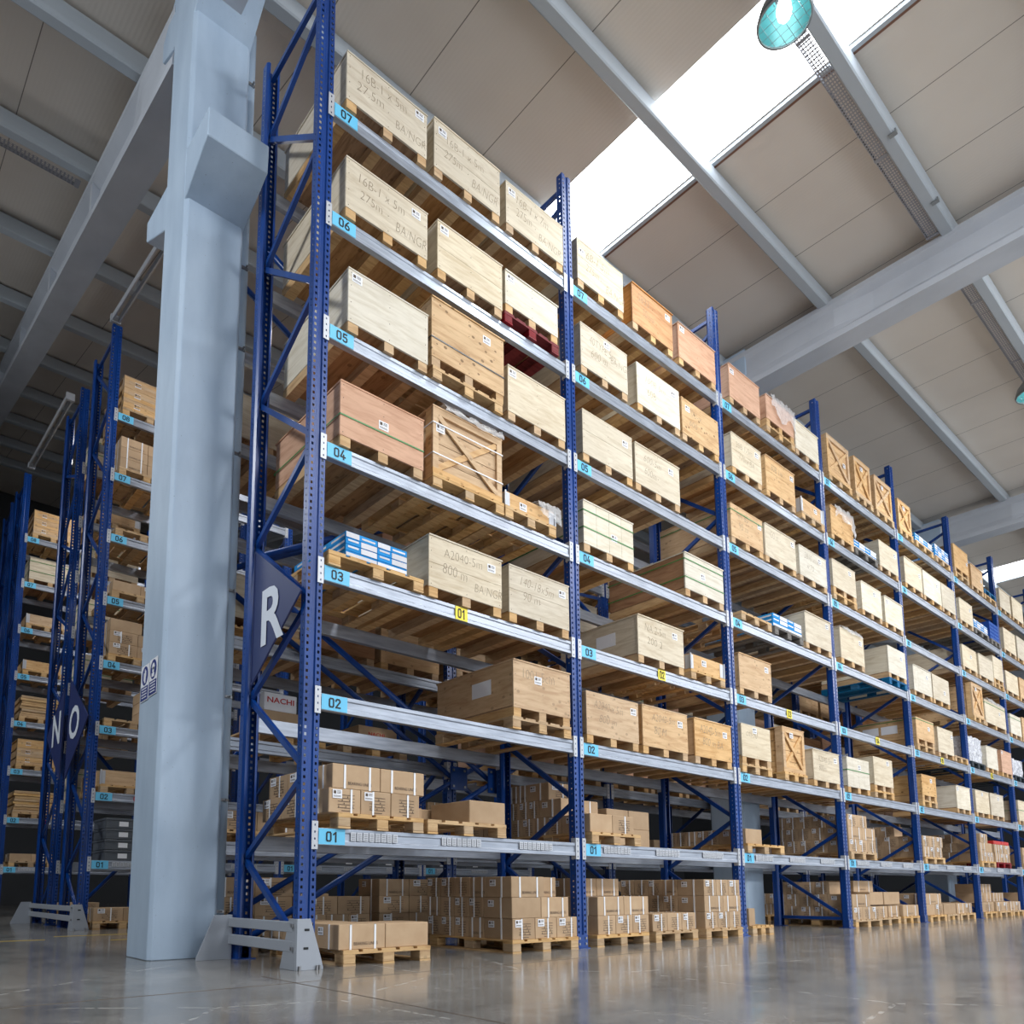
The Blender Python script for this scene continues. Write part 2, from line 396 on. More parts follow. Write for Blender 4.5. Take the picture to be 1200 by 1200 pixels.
    # columns between the back-to-back racks, with corbels
    def column(x):
        w = .53; ch = .03; y0, y1 = 1.24, 1.79
        pr = [(x + ch, y0), (x + w - ch, y0), (x + w, y0 + ch), (x + w, y1 - ch), (x + w - ch, y1), (x + ch, y1), (x, y1 - ch), (x, y0 + ch)]
        mb = MB().prism(pr, 0, 9.0, 'z')
        if x < 0:
            mb.prism([(y0 + .05, 6.84), (y0 - .47, 6.80), (y0 - .46, 6.55), (y0 + .05, 6.34)], x + .004, x + w - .004, 'x')
            mb.prism([(y1 - .05, 6.88), (y1 + .55, 6.94), (y1 + .545, 6.73), (y1 - .05, 6.42)], x + .004, x + w - .004, 'x')
        mb.prism([(y0 + .05, 8.98), (y0 - .40, 8.98), (y0 - .40, 8.55), (y0 + .05, 8.17)], x + .004, x + w - .004, 'x')
        mb.prism([(y1 - .05, 8.98), (y1 + .34, 8.72), (y1 + .34, 8.52), (y1 - .05, 8.33)], x + .004, x + w - .004, 'x')
        structure('column', bevelled(mb.mesh('column', 'column'), .006), 'pale blue concrete column with corbels')
    for x in (-.73, 7.83, 16.39): column(x)
    # downpipe with clips on the first column
    t = thing('downpipe', 'pale round downpipe clipped to the side of the first concrete column', 'pipe', (-.135, 1.42, 0))
    link('pipe', MB().tube([(0, 0, 0), (0, 0, 8.6)], .052, 14).mesh('pipe', 'column', True), t)
    for z in (.34, 1.25, 2.12, 3.05, 4.3, 5.3, 6.1, 7.4, 8.0):
        link('clip', MB().box(-.06, .03, -.068, -.05, z, z + .022).box(.0, .012, -.1, -.05, z + .004, z + .018).mesh('clip', 'bolt'), t)
    # worn yellow lines and a joint in the floor
    k = 0
    for (xa, ya, xb, yb) in ((-.6, 4.9, 8, 4.83), (-1.6, 4.4, -.8, 4.36), (-.27, 3.89, .6, 3.86)):
        structure('floor_marking', MB().bar((xa, ya, .001), (xb, yb, .001), .07, .002, (0, 1, 0)).mesh('line', 'yellowline'), 'worn yellow line on the concrete floor')
    structure('floor_joint', MB().bar((-.502, -.2, .0005), (-.444, -4.5, .0005), .008, .001, (1, 0, 0)).mesh('joint', 'ink'), 'narrow joint in the concrete floor')
    structure('floor_joint', MB().bar((-12, -.62, .0005), (40, -.62, .0005), .008, .001, (0, 1, 0)).mesh('joint', 'ink'), 'narrow joint in the concrete floor')
hall()

# ------------------------------------------------------------------ rack parts
def post_mesh(h):
    def mk():
        mb = MB()
        mb.strip((-.065, 0), (-.022, 0), 0, h, True, .05, .4, .42, .02); mb.strip((-.022, 0), (-.014, .012), 0, h)
        mb.strip((-.014, .012), (.014, .012), 0, h); mb.strip((.014, .012), (.022, 0), 0, h)
        mb.strip((.022, 0), (.065, 0), 0, h, True, .05, .4, .42, .02)
        mb.strip((.065, 0), (.065, .07), 0, h, True, .05, .16, .26, .03); mb.strip((.065, .07), (.05, .09), 0, h); mb.strip((.05, .09), (.035, .09), 0, h)
        mb.strip((-.065, .07), (-.065, 0), 0, h, True, .05, .16, .26, .03); mb.strip((-.05, .09), (-.065, .07), 0, h); mb.strip((-.035, .09), (-.05, .09), 0, h)
        return mb.mesh('post', 'blue')
    return cached(('post', h), mk)

def rack_frame(x, y, rz, h, label, group, depth=1.05, first_front=.115):
    t = thing('rack_upright_frame', label, 'rack frame', (x, y, 0), rz, group)
    link('post', post_mesh(h), t); link('post', post_mesh(h), t, (0, depth, 0), PI)
    ft = cached('foot', lambda: MB().box(-.075, .075, -.03, .13, 0, .008).box(-.07, .07, -.006, 0, .008, .12).mesh('foot', 'blue'))
    bt = cached('footbolts', lambda: MB().box(-.055, -.035, -.012, -.006, .03, .05).box(.035, .055, -.012, -.006, .03, .05).box(-.055, -.035, -.012, -.006, .08, .1).box(.035, .055, -.012, -.006, .08, .1).mesh('bolts', 'bolt'))
    for yy, r in ((0, 0), (depth, PI)):
        f = link('foot_plate', ft, t, (0, yy, 0), r); link('foot_bolts', bt, f)
    def brace(y0, z0, y1, z1):
        me = cached(('brace', round(z1 - z0, 3), round(y1 - y0, 3)), lambda: MB().bar((0, 0, 0), (0, y1 - y0, z1 - z0), .034, .044).mesh('brace', 'blue'))
        link('brace', me, t, (0, y0, z0))
    a, b = .055, depth - .055
    brace(a, .13, b, .13)
    fz = [first_front] + [1.34 + 1.245 * k for k in range(8)]; bz = [.755 + 1.275 * k for k in range(7)]
    for q in range(14):
        zf, zr = fz[(q + 1) // 2], bz[q // 2]
        if max(zf, zr) > h - .2: break
        if q % 2 == 0: brace(a, zf + .02, b, zr)
        else: brace(b, zr + .02, a, zf)
    brace(a, h - .12, b, h - .12)
    return t

def number_(g, s, x, z, h, w): return number('tag_number', s, g, x, z, -.006, h, w)
BAR = [(0, 0), (0, -.028), (.007, -.034), (.007, -.084), (0, -.09), (0, -.119), (.05, -.119), (.05, 0)]
def beam_parts(t, L, number=None, bay=None, codes=False):
    link('beam_bar', cached(('bar', L), lambda: bevelled(MB().prism(BAR, .0015, L - .0015, 'x').mesh('bar', 'steel'), .002)), t)
    ce = cached('connector', lambda: MB().strip((-.044, -.008), (.004, -.008), -.15, .045, True, .048, .2, .3).strip((.004, -.008), (.004, .05), -.15, .045).strip((-.044, -.0015), (-.044, -.008), -.15, .045).mesh('connector', 'plate'))
    ce2 = cached('connector2', lambda: MB().strip((-.004, -.008), (.044, -.008), -.15, .045, True, .048, .2, .3).strip((-.004, .05), (-.004, -.008), -.15, .045).strip((.044, -.008), (.044, -.0015), -.15, .045).mesh('connector', 'plate'))
    link('end_connector', ce, t); link('end_connector', ce2, t, (L, 0, 0))
    if number:
        g = link('level_tag', cached('leveltag', lambda: MB().box(.012, .222, -.004, .0, -.114, -.004).mesh('tag', 'tag')), t); g['label'] = 'light blue level tag reading ' + number
        number_(g, number, .117, -.059, .07, .105)
    if bay:
        g = link('bay_tag', cached('baytag', lambda: MB().box(1.24, 1.37, -.004, .0, -.116, -.004).mesh('tag', 'tagyellow')), t); g['label'] = 'yellow bay tag reading ' + bay
        number_(g, bay, 1.305, -.06, .08, .09)
    if codes:
        def cm():
            mb = MB()
            for k in range(8):
                x = k * .052; mb.cur = 0; mb.box(x, x + .044, -.003, 0, 0, .062)
                mb.cur = 1
                for q in range(4): mb.box(x + .008, x + .036, -.0042, -.003, .008 + q * .013, .013 + q * .013)
            return mb.mesh('codes', ['codepaper', 'codeink'])
        for x in (.27, 1.1, 1.95): link('barcode_strip', cached('codes', cm), t, (x, -.0005, -.082))

def rack_beam(x, y, z, rz, L, label, group, **kw):
    t = thing('rack_beam', label, 'shelf beam', (x, y, z), rz, group); beam_parts(t, L, **kw); return t

BL = 2.67
NB = 7
for k in range(NB + 1):                       # near rack (sign R) and the one backing on to it
    rack_frame(k * P - .095, 0, 0, 7.86, f'blue perforated rack upright frame, {ORD[k]} from the R sign end of the front rack', 'upright frames of the front rack')
    if k < NB: pass
for k in range(NB + 1):
    rack_frame(k * P - .095, 2.91, PI, 7.86, f'blue rack upright frame, {ORD[k]} along the rack standing back to back with the front rack', 'upright frames of the second rack')
for k in range(NB):
    for lv in range(1, 8):
        nm = '%02d' % lv
        rack_beam(k * P - .03, 0, lv * LZ, 0, BL, f'galvanised front shelf beam of the {ORD[lv-1]} level, {ORD[k]} bay, front rack', 'front beams of the front rack',
                  number=nm, bay=('%02d' % (k + 1)) if lv == 3 and k < 6 else None, codes=lv == 1)
        rack_beam(k * P - .03 + BL, 1.05, lv * LZ, PI, BL, f'galvanised inner shelf beam of the {ORD[lv-1]} level, {ORD[k]} bay, front rack', 'inner beams of the front rack')
        if lv <= 6 and k < 6:
            rack_beam(k * P - .03, 1.86, lv * LZ, 0, BL, f'galvanised inner shelf beam of the {ORD[lv-1]} level, {ORD[k]} bay, second rack', 'inner beams of the second rack')
            rack_beam(k * P - .03 + BL, 2.91, lv * LZ, PI, BL, f'galvanised aisle shelf beam of the {ORD[lv-1]} level, {ORD[k]} bay, second rack', 'aisle beams of the second rack')

# far racks behind the first column: sign N / O and the one beyond
OX = .08; OZ = .917; OY = 6.17; NY = 9.0; MY = 12.35; MZ = .975
for k in range(4):
    rack_frame(OX + k * P - .1, OY, 0, 8.66, f'dark blue upright frame, {ORD[k]} from the O sign, rack across the aisle', 'upright frames of the rack across the aisle', first_front=.05)
    rack_frame(OX + k * P - .1, NY, PI, 8.66, f'dark blue upright frame, {ORD[k]} from the N sign, back of the rack across the aisle', 'upright frames behind the rack across the aisle', first_front=.05)
for k in range(2):
    rack_frame(k * P - .1, MY, 0, 9.15, f'dark blue upright frame, {ORD[k]} along the farthest rack', 'upright frames of the farthest rack')
rack_frame(-.1, MY + 2.6, PI, 9.15, 'dark blue upright frame at the back of the farthest rack end', 'upright frames of the farthest rack')
for k in range(3):
    for lv in range(1, 9):
        if k > 0 and lv > 3: continue
        rack_beam(OX + k * P - .035, OY, lv * OZ, 0, BL, f'grey shelf beam of the {ORD[lv-1]} level, {ORD[k]} bay, rack across the aisle', 'front beams of the rack across the aisle', number='%02d' % lv, codes=lv == 1)
        rack_beam(OX + k * P - .035 + BL, OY + 1.05, lv * OZ, PI, BL, f'grey inner shelf beam of the {ORD[lv-1]} level, {ORD[k]} bay, rack across the aisle', 'inner beams of the rack across the aisle')
for lv in range(1, 9):
    rack_beam(OX - .035, NY - 1.05, lv * OZ, 0, BL, f'grey inner shelf beam of the {ORD[lv-1]} level, back of the rack with the N sign', 'inner beams behind the N sign')
    rack_beam(-.035, MY, lv * MZ, 0, BL, f'grey shelf beam of the {ORD[lv-1]} level on the farthest rack', 'front beams of the farthest rack', number='%02d' % lv, codes=lv == 1)
    rack_beam(-.035 + BL, MY + 1.05, lv * MZ, PI, BL, f'grey inner shelf beam of the {ORD[lv-1]} level on the farthest rack', 'inner beams of the farthest rack')

for (x, y, z) in ((.6, OY, 2 * OZ), (.62, MY, 2 * MZ)):
    far = y > 10
    t = thing('level_sign', f"round red sign with white A on second beam, the {'farthest rack' if far else 'rack across the aisle'}", 'sign', (x, y - .002, z - .06), 0, None)
    mb = MB(); b = mb.add([(.055 * math.cos(2 * PI * q / 24), -.004 * s, .055 * math.sin(2 * PI * q / 24)) for s in (0, 1) for q in range(24)])
    mb.face(range(b + 24, b + 48))
    for q in range(24): mb.face((b + q, b + (q + 1) % 24, b + 24 + (q + 1) % 24, b + 24 + q))
    link('disc', mb.mesh('disc', 'redink'), t); lettering('letter', 'A', t, 'signwhite', 0, 0, -.005, .06, .02, 0, .06, centre=True)

# galvanised ties between rack tops
def tie(ya, za, yb, zb, label):
    t = thing('aisle_tie', label, 'tie bar', (-.05, ya, za), 0, 'ties over the rear aisles')
    d = (0, yb - ya, zb - za)
    mb = MB()
    for sx in (-.045, .045): mb.bar((sx, 0, .05), (sx, d[1], d[2] + .05), .02, .09)
    link('tie_bar', mb.mesh('tie', 'plate'), t)
    link('clamp', MB().box(-.068, .068, -.0, .06, -.01, .10).mesh('clamp', 'plate'), t)
    link('clamp', MB().box(-.068, .068, d[1] - .06, d[1], d[2] - .02, d[2] + .11).mesh('clamp', 'plate'), t)
tie(6.17, 8.70, 2.91, 8.2, 'galvanised tie bar from the top of the O rack towards the first column')
tie(12.35, 9.3, 9.0, 9.0, 'galvanised tie bar from the N rack top to the farthest rack')
link('post_extension', MB().box(-.06, .06, -.08, 0, 7.86, 8.2).mesh('ext', 'blue'), None, (-.095, 2.91, 0)).parent = [o for o in COL.objects if o.name.startswith('rack_upright_frame') and abs(o.location.y - 2.91) < .01][0]
e = [o for o in COL.objects if o.name == 'post_extension'][0]; e.location = (0, 0, 0); e.rotation_euler = (0, 0, 0)

# spine bracing (crossed tubes with a gusset) behind the first and the later bays
def spine(x0, y, z0, x1, z1, label):
    t = thing('cross_brace', label, 'brace', ((x0 + x1) / 2, y, (z0 + z1) / 2), 0, 'spine braces between the racks')
    hx, hz = (x1 - x0) / 2, (z1 - z0) / 2
    link('brace_tube', MB().tube([(-hx, 0, -hz), (hx, 0, hz)], .028, 8).mesh('tube', 'blue', True), t)
    link('brace_tube', MB().tube([(-hx, .05, hz), (hx, .05, -hz)], .028, 8).mesh('tube', 'blue', True), t)
    link('gusset', MB().box(-.12, .12, -.035, -.028, -.13, .13).mesh('gusset', 'blue'), t)
    for sx in (-.08, .08):
        for sz in (-.09, .09): link('bolt', cached('gbolt', lambda: MB().box(-.012, .012, -.01, 0, -.012, .012).mesh('bolt', 'bolt')), t, (sx, -.035, sz))
for k in (0,):
    for a, b in ((.1, 3.2), (3.3, 6.3)):
        q = 'lower' if a < 1 else 'upper'
        spine(k * P - .06, 1.15, a, k * P + 5.46, b, f'{q} blue crossed tube brace behind the first two bays of the front rack')
        spine(k * P - .06, 1.76, a + .1, k * P + 5.46, b + .1, f'{q} blue crossed tube brace along the back of the second rack')
spine(.05, OY + 1.19, .1, 2.6, 2.9, 'blue crossed tube brace at the back of the rack across the aisle')
# ------------------------------------------------------------------ signs and guards at the rack ends
def row_sign(ya, ye, za, z0, z1, x, label, ch, y, z, h, w):
    """half-diamond sign: apex at ya, upright edge at ye"""
    t = thing('row_sign', label, 'sign', (x, ye, za), 0)
    pts = [(ya - ye, 0), (0, z1 - za), (0, z0 - za)]
    link('panel', MB().prism(pts, -.006, .006, 'x').mesh('panel', 'signblue'), t)
    mb = MB()
    for i in range(3):
        p, q = pts[i], pts[(i + 1) % 3]; mb.bar((-.008, *p), (-.008, *q), .006, .012)
    link('rim', mb.mesh('rim', 'signblue'), t)
    o = lettering('letter', ch, t, 'signwhite', 0, 0, 0, h, .02, 0, w); o.rotation_euler = (0, 0, -PI / 2); o.location = (-.012, y - ye, z - za); o['label'] = 'white letter ' + ch
row_sign(-.01, .76, 2.61, 2.09, 3.17, -.20, 'dark blue triangular row sign with a white R on the near rack end', 'R', .60, 2.35, .44, .37)
row_sign(5.96, 7.06, 2.81, 2.09, 3.54, -.14, 'dark blue triangular row sign with a white O across the aisle', 'O', 6.97, 2.61, .48, .56)
row_sign(8.47, 7.42, 2.92, 2.12, 3.5, -.14, 'dark blue triangular row sign with a white N beside the O sign', 'N', 8.04, 2.68, .5, .5)

def guard(y0, y1, label, dx):
    t = thing('rack_guard', label, 'rack guard', (-.2 + dx, y0, 0), 0, 'grey end guards')
    L = y1 - y0
    def post(s):
        # s = 1 for the end towards the aisle (plate slants to +x), -1 for the other end
        mb = MB()
        if s > 0:
            mb.prism([(0, 0), (.2, 0), (.2, .012), (.185, .07), (.1, .335), (0, .335)], 0, .008, 'y')
            mb.prism([(.008, 0), (.23, 0), (.11, .335), (.008, .335)], -.004, .004, 'x')
        else:
            mb.prism([(.02, 0), (.02, .335), (-.12, .335), (-.25, .02), (-.25, 0)], L - .15, L - .142, 'y')
            mb.prism([(L - .15, 0), (L - .02, 0), (L - .06, .335), (L - .15, .335)], .016, .024, 'x')
        return bevelled(mb.mesh('post', 'guard'), .0015)
    a = link('guard_post', post(1), t); b = link('guard_post', post(-1), t)
    link('slot', MB().box(.055, .09, -.003, 0, .255, .27).box(.05, .085, -.003, 0, .135, .15).mesh('slot', 'black'), a)
    for yy, par in ((.05, a), (L - .1, b)):
        for zz in (.29, .14): link('bolt', MB().box(-.018, -.004, yy - .012, yy + .012, zz - .012, zz + .012).mesh('bolt', 'bolt'), par)
    for z0_, z1_ in ((.245, .315), (.115, .19)):
        link('rail', bevelled(MB().box(-.006, .024, .05, L - .1, z0_, z1_).mesh('rail', 'guard'), .004), t)
    for px, py in ((.02, -.01), (.15, -.01), (.17, -.01)): link('anchor_bolt', MB().tube([(px, py, 0), (px, py, .03)], .009, 6).mesh('bolt', 'bolt'), t)
    return t
guard(-.07, 1.17, 'low grey steel guard at the foot of the near rack end by the first column', 0)
guard(6.08, 9.03, 'low grey steel guard at the foot of the N and O rack end', .05)

# two safety signs on the narrow face of the first column
def safety(y, zc, label, kind):
    t = thing('safety_sign', label, 'sign', (-.734, y, zc), 0)
    w, h = .19, .30
    link('plate', MB().box(-.003, 0, -w / 2, w / 2, -h / 2, h / 2).mesh('plate', 'paper'), t)
    mb = MB(); n = 28
    b = mb.add([(-.004, .075 * math.cos(2 * PI * k / n), .06 + .08 * math.sin(2 * PI * k / n)) for k in range(n)]); mb.face(range(b, b + n))
    d = link('symbol_disc', mb.mesh('disc', 'safetyblue'), t)
    mb = MB()
    def disc(cy, cz, ry, rz, n=18):
        b = mb.add([(-.005, cy + ry * math.cos(2 * PI * k / n), cz + rz * math.sin(2 * PI * k / n)) for k in range(n)]); mb.face(range(b, b + n))
    if kind == 'helmet':
        disc(0, .085, .03, .028); mb.box(-.006, -.004, -.036, .036, .078, .086); disc(0, .055, .022, .026); mb.box(-.006, -.004, -.03, .03, .0, .03)
    else:
        mb.box(-.006, -.004, -.022, .008, .0, .05); mb.box(-.006, -.004, -.03, -.012, .05, .1); mb.box(-.006, -.004, -.008, .004, .05, .115); mb.box(-.006, -.004, .012, .026, .02, .085)
    link('pictogram', mb.mesh('pictogram', 'paper'), d)
    pl = link('text_panel', MB().box(-.0045, -.003, -w / 2 + .008, w / 2 - .008, -h / 2 + .006, -.03).mesh('panel', 'safetyblue'), t)
    mb = MB()
    for k in range(4): mb.box(-.0055, -.0045, -.065 + .008 * (k % 2), .065 - .008 * (k % 2), -.052 - k * .024, -.044 - k * .024)
    link('text_lines', mb.mesh('lines', 'paper'), pl)
safety(1.42, 2.21, 'blue and white helmet safety sign on the first column, nearer the rack', 'helmet')
safety(1.625, 2.20, 'blue and white hand safety sign on the first column, farther from the rack', 'hand')

# ------------------------------------------------------------------ lamps and cable trays
def lamp(x, y, z, label):
    t = thing('high_bay_lamp', label, 'lamp', (x, y, z), 0, 'high bay lamps')
    link('reflector', MB().lathe([(.23, 0), (.225, .04), (.19, .13), (.12, .22), (.07, .25)], 32).mesh('refl', 'reflector', True), t)
    link('rim', MB().lathe([(.222, -.006), (.238, -.006), (.238, .014), (.222, .014), (.222, -.006)], 32).mesh('rim', 'lampbody', True), t)
    link('housing', MB().lathe([(.242, .02), (.205, .14), (.135, .235), (.085, .26), (.085, .40), (.04, .44)], 28).mesh('housing', 'lampbody', True), t)
    prof = [(.02, .24), (.045, .21), (.062, .16), (.066, .10), (.056, .05), (.03, .012), (.008, .006)]
    link('bulb', MB().lathe(prof, 20, True).mesh('bulb', 'glow', True), t)
    mb = MB()
    for k in range(-2, 3):
        c = k * .08; e = math.sqrt(.225 ** 2 - c ** 2); mb.tube([(-e, c, -.004), (e, c, -.004)], .0022, 5); mb.tube([(c, -e, -.004), (c, e, -.004)], .0022, 5)
    link('wire_guard', mb.mesh('guard', 'lampbody'), t)
    link('stem', MB().tube([(0, 0, .43), (0, 0, ceil_bottom(x, y) - z)], .014, 8).mesh('stem', 'lampbody'), t)
    li = bpy.data.lights.new('lamp_light', 'SPOT'); li.energy = 260; li.spot_size = math.radians(150); li.spot_blend = .6; li.shadow_soft_size = .2; li.color = (.92, 1, 1)
    lo = bpy.data.objects.new('lamp_light', li); COL.objects.link(lo); lo.location = (x, y, z - .03)
def ceil_bottom(x, y): return 8.92
lamp(3.54, -1.93, 8.43, 'teal high bay lamp hanging beside the skylight above the first bay')
lamp(11.72, -1.93, 8.43, 'teal high bay lamp hanging farther down the front aisle')

def tray(x0, x1, y, z, label, w=.13):
    """open cable tray with a perforated bottom, lying along a purlin"""
    t = thing('cable_tray', label, 'cable tray', (x0, y, z), 0, 'perforated cable trays')
    L = x1 - x0; n = int(L / .045); mb = MB(); rows = 5; us = [0]
    for i in range(n): us += [i * .045 + .010, i * .045 + .036]
    us.append(L); ys = [0]
    for r in range(rows): ys += [w * (r + .2) / rows, w * (r + .8) / rows]
    ys.append(w); k = len(us)
    b = mb.add([(u, q, 0) for q in ys for u in us])
    for r in range(len(ys) - 1):
        for c in range(k - 1):
            if r % 2 == 1 and c % 2 == 1: continue
            mb.face((b + r * k + c, b + r * k + c + 1, b + (r + 1) * k + c + 1, b + (r + 1) * k + c))
    link('tray_bottom', mb.mesh('bottom', 'tray'), t)
    link('tray_side', MB().box(0, L, w, w + .003, 0, .06).mesh('side', 'tray'), t)
    for i in range(int(L / 1.9) + 1): link('bracket', cached('trb', lambda: MB().box(0, .04, -.004, w + .006, -.006, -.001).mesh('br', 'tray')), t, (min(i * 1.9 + 1.2, L - .05), 0, 0))
tray(3.0, 7.78, -1.87, 8.925, 'grey perforated cable tray along the purlin above the first bays')
tray(8.25, 16.3, -1.87, 8.925, 'grey perforated cable tray beyond the second girder')
tray(-9, -.8, 5.21, 9.70, 'dark perforated cable tray under the rear roof before the first girder')
# cable clips under the purlin by the lamp
for i, x in enumerate((3.35, 5.9, 7.2)):
    tag(link('hanging_clip', cached('cclip', lambda: MB().box(-.03, .03, -.1, -.085, -.004, .03).box(-.03, .03, -.1, -.02, -.012, -.004).mesh('clip', 'lampbody')), None, (x, -1.95, 8.897)), f'small grey clip, {ORD[i]} along the purlin with the lamp', 'clip', 'clips on the lamp purlin')
# ------------------------------------------------------------------ loads
def parts_of_pallet(t, w, d, h, mat, blockmat=None):
    bm_ = blockmat or mat
    def deck():
        mb = MB(); n = 5; bw = w / (n + .0) * .82
        for i in range(n):
            x = -w / 2 + (w - bw) * i / (n - 1); mb.box(x, x + bw, -d / 2, d / 2, h - .016, h)
        for y in (-d / 2, -.06, d / 2 - .12): mb.box(-w / 2, w / 2, y, y + .12, h - .03, h - .016)
        return mb.mesh('deck', mat)
    link('deck_slats', cached(('deck', w, d, h, mat), deck), t)
    bl = cached(('block', h, bm_), lambda: bevelled(MB().box(-.05, .05, -.06, .06, .014, h - .03).mesh('block', bm_), .004))
    for x in (-w / 2 + .05, 0, w / 2 - .05):
        for y in (-d / 2 + .06, 0, d / 2 - .06): link('block', bl, t, (x, y, 0))
    rn = cached(('runner', d, mat), lambda: MB().box(-.05, .05, -d / 2, d / 2, 0, .014).mesh('runner', mat))
    for x in (-w / 2 + .05, 0, w / 2 - .05): link('bottom_board', rn, t, (x, 0, 0))

def pallet(x, y, z, label, w=.79, d=1.14, h=.11, mat='pallet', rz=0.0, cat='pallet', group='wooden pallets'):
    t = thing('pallet', label, cat, (x, y, z), rz, group); parts_of_pallet(t, w, d, h, mat); return t

def label_mesh():
    def mk():
        mb = MB(); mb.box(-.045, .045, -.0015, 0, -.035, .035); mb.cur = 1
        mb.box(-.036, -.012, -.0022, -.0015, .0, .026)
        for k in range(3): mb.box(-.004, .034, -.0022, -.0015, .004 + k * .009, .008 + k * .009)
        for k in range(9): mb.box(-.036 + k * .008, -.0325 + k * .008, -.0022, -.0015, -.026, -.010)
        return mb.mesh('label', ['paper', 'ink'])
    return cached('shiplabel', mk)

def ring(w, d, z0, z1, wid, along='h', x=0.0):
    """a strap: a horizontal band around the four sides, or a vertical band over front, top and back at x"""
    mb = MB(); e = .003
    if along == 'h':
        mb.box(-w / 2 - e, w / 2 + e, -d / 2 - e, -d / 2, z0, z0 + wid); mb.box(-w / 2 - e, w / 2 + e, d / 2, d / 2 + e, z0, z0 + wid)
        mb.box(-w / 2 - e, -w / 2, -d / 2 - e, d / 2 + e, z0, z0 + wid); mb.box(w / 2, w / 2 + e, -d / 2 - e, d / 2 + e, z0, z0 + wid)
    else:
        mb.box(x - wid / 2, x + wid / 2, -d / 2 - e, -d / 2, z0, z1 + e); mb.box(x - wid / 2, x + wid / 2, d / 2, d / 2 + e, z0, z1 + e)
        mb.box(x - wid / 2, x + wid / 2, -d / 2 - e, d / 2 + e, z1, z1 + e)
    return mb

FACEMAT = {'dk': 'brown'}
def crate(x, y, z, w, h, look, label, d=1.1, rz=0.0, group=None, boards=1, vplanks=0, texts=(), lab=None, straps=(), sidelabel=False, dark=False, detail=True, biglab=False):
    """plywood transport crate standing on three timber skids"""
    t = thing('wooden_crate', label, 'crate', (x, y, z), rz, group)
    sk = .085; rr = random.Random(int(abs(x * 131 + z * 977 + y * 31) * 10) + 5)
    def body():
        mb = MB(); mb.box(-w / 2 + .006, w / 2 - .006, -d / 2 + .016, d / 2 - .01, sk + .012, h - .012); return bevelled(mb.mesh('body', 'brown' if dark else look), .003)
    link('box_body', body(), t)
    link('base_boards', MB().box(-w / 2 + .01, w / 2 - .01, -d / 2 + .02, d / 2 - .02, sk, sk + .012).mesh('base', 'under'), t)
    mb = MB(); e = .003
    if vplanks:
        q = w / vplanks
        for i in range(vplanks): mb.box(-w / 2 + i * q + e / 2, -w / 2 + (i + 1) * q - e / 2, -d / 2, -d / 2 + .016, sk - .006, h - .008)
    elif boards > 1:
        zs = [sk - .006, sk + (h - sk) * rr.uniform(.44, .58), h - .008] if boards == 2 else [sk - .006, sk + (h - sk) * .36, sk + (h - sk) * .68, h - .008]
        for a, b in zip(zs, zs[1:]): mb.box(-w / 2, w / 2, -d / 2, -d / 2 + .016, a + e / 2, b - e / 2)
    else: mb.box(-w / 2, w / 2, -d / 2, -d / 2 + .016, sk - .006, h - .008)
    link('front_panel', mb.mesh('front', look), t)
    ov = rr.uniform(.0, .012)
    link('lid', MB().box(-w / 2 - .002, w / 2 + ov, -d / 2 - ov, d / 2, h - .012, h).mesh('lid', look), t)
    sm = cached(('skid', d, sk), lambda: MB().box(-.045, .045, -d / 2 + .004, d / 2 - .004, 0, sk).mesh('skid', 'skid'))
    for sx in (-w / 2 + .05, 0, w / 2 - .05): link('skid', sm, t, (sx, 0, 0))
    mb = MB()
    if detail:
        for xx in (-w / 2 + .025, 0, w / 2 - .025):
            for zz in (sk + .02, sk + (h - sk) * .36, sk + (h - sk) * .68, h - .035): mb.box(xx - .003, xx + .003, -d / 2 - .001, -d / 2, zz - .003, zz + .003)
        link('nail_heads', mb.mesh('nails', 'ink'), t)
    for (kind, f) in straps:
        zz = sk + (h - sk) * f; mm = {'g': 'strapgreen', 'w': 'strapwhite', 'k': 'strapblack'}[kind]
        s = link('strap', ring(w + .006, d + .004, zz, 0, .011).mesh('strap', mm), t); s['label'] = mm.replace('strap', '') + ' strap'
    if lab:
        s = link('shipping_label', label_mesh(), t, (-w / 2 + w * lab[0], -d / 2 - .0005, sk + (h - sk) * lab[1])); s['label'] = 'white printed shipping label'
        if biglab: s.scale = (1.5, 1, 1.7)
    if sidelabel:
        for q in range(sidelabel):
            s = link('side_label', cached('sidelabel', lambda: MB().box(-.0015, 0, -.13, .13, -.07, .07).box(-.0025, -.001, -.08, .06, -.012, .012).mesh('sl', ['paper'])), t, (-w / 2 + .004, -d / 2 + .42 + q * .3, h * .62)); s['label'] = 'white paper sheet on the crate side'
    fh = h - sk
    pieces = []
    for i, tx in enumerate(texts):
        q = [s_.strip() for s_ in tx.replace('  ', ' . ').split(' . ')]
        if i == 0: pieces += [(q[0], .16, .64)] + [(s_, .62, .5) for s_ in q[1:]]
        else: pieces += [(q[0], .14 if len(q) > 1 else .22, .33)] + [(s_, .58, .16) for s_ in q[1:]]
    for tx, fx, fz in pieces:
        hh = rr.uniform(.072, .09)
        o = lettering('handwriting', tx, t, 'pencil', -w / 2 + w * (fx + rr.uniform(-.03, .04)), sk + fh * fz, -d / 2 - .001, hh, -.022, rr.uniform(.0, .3), min(.55 * w, .052 * len(tx)))
        o.rotation_euler = (0, rr.uniform(-.03, .07), 0)
    return t

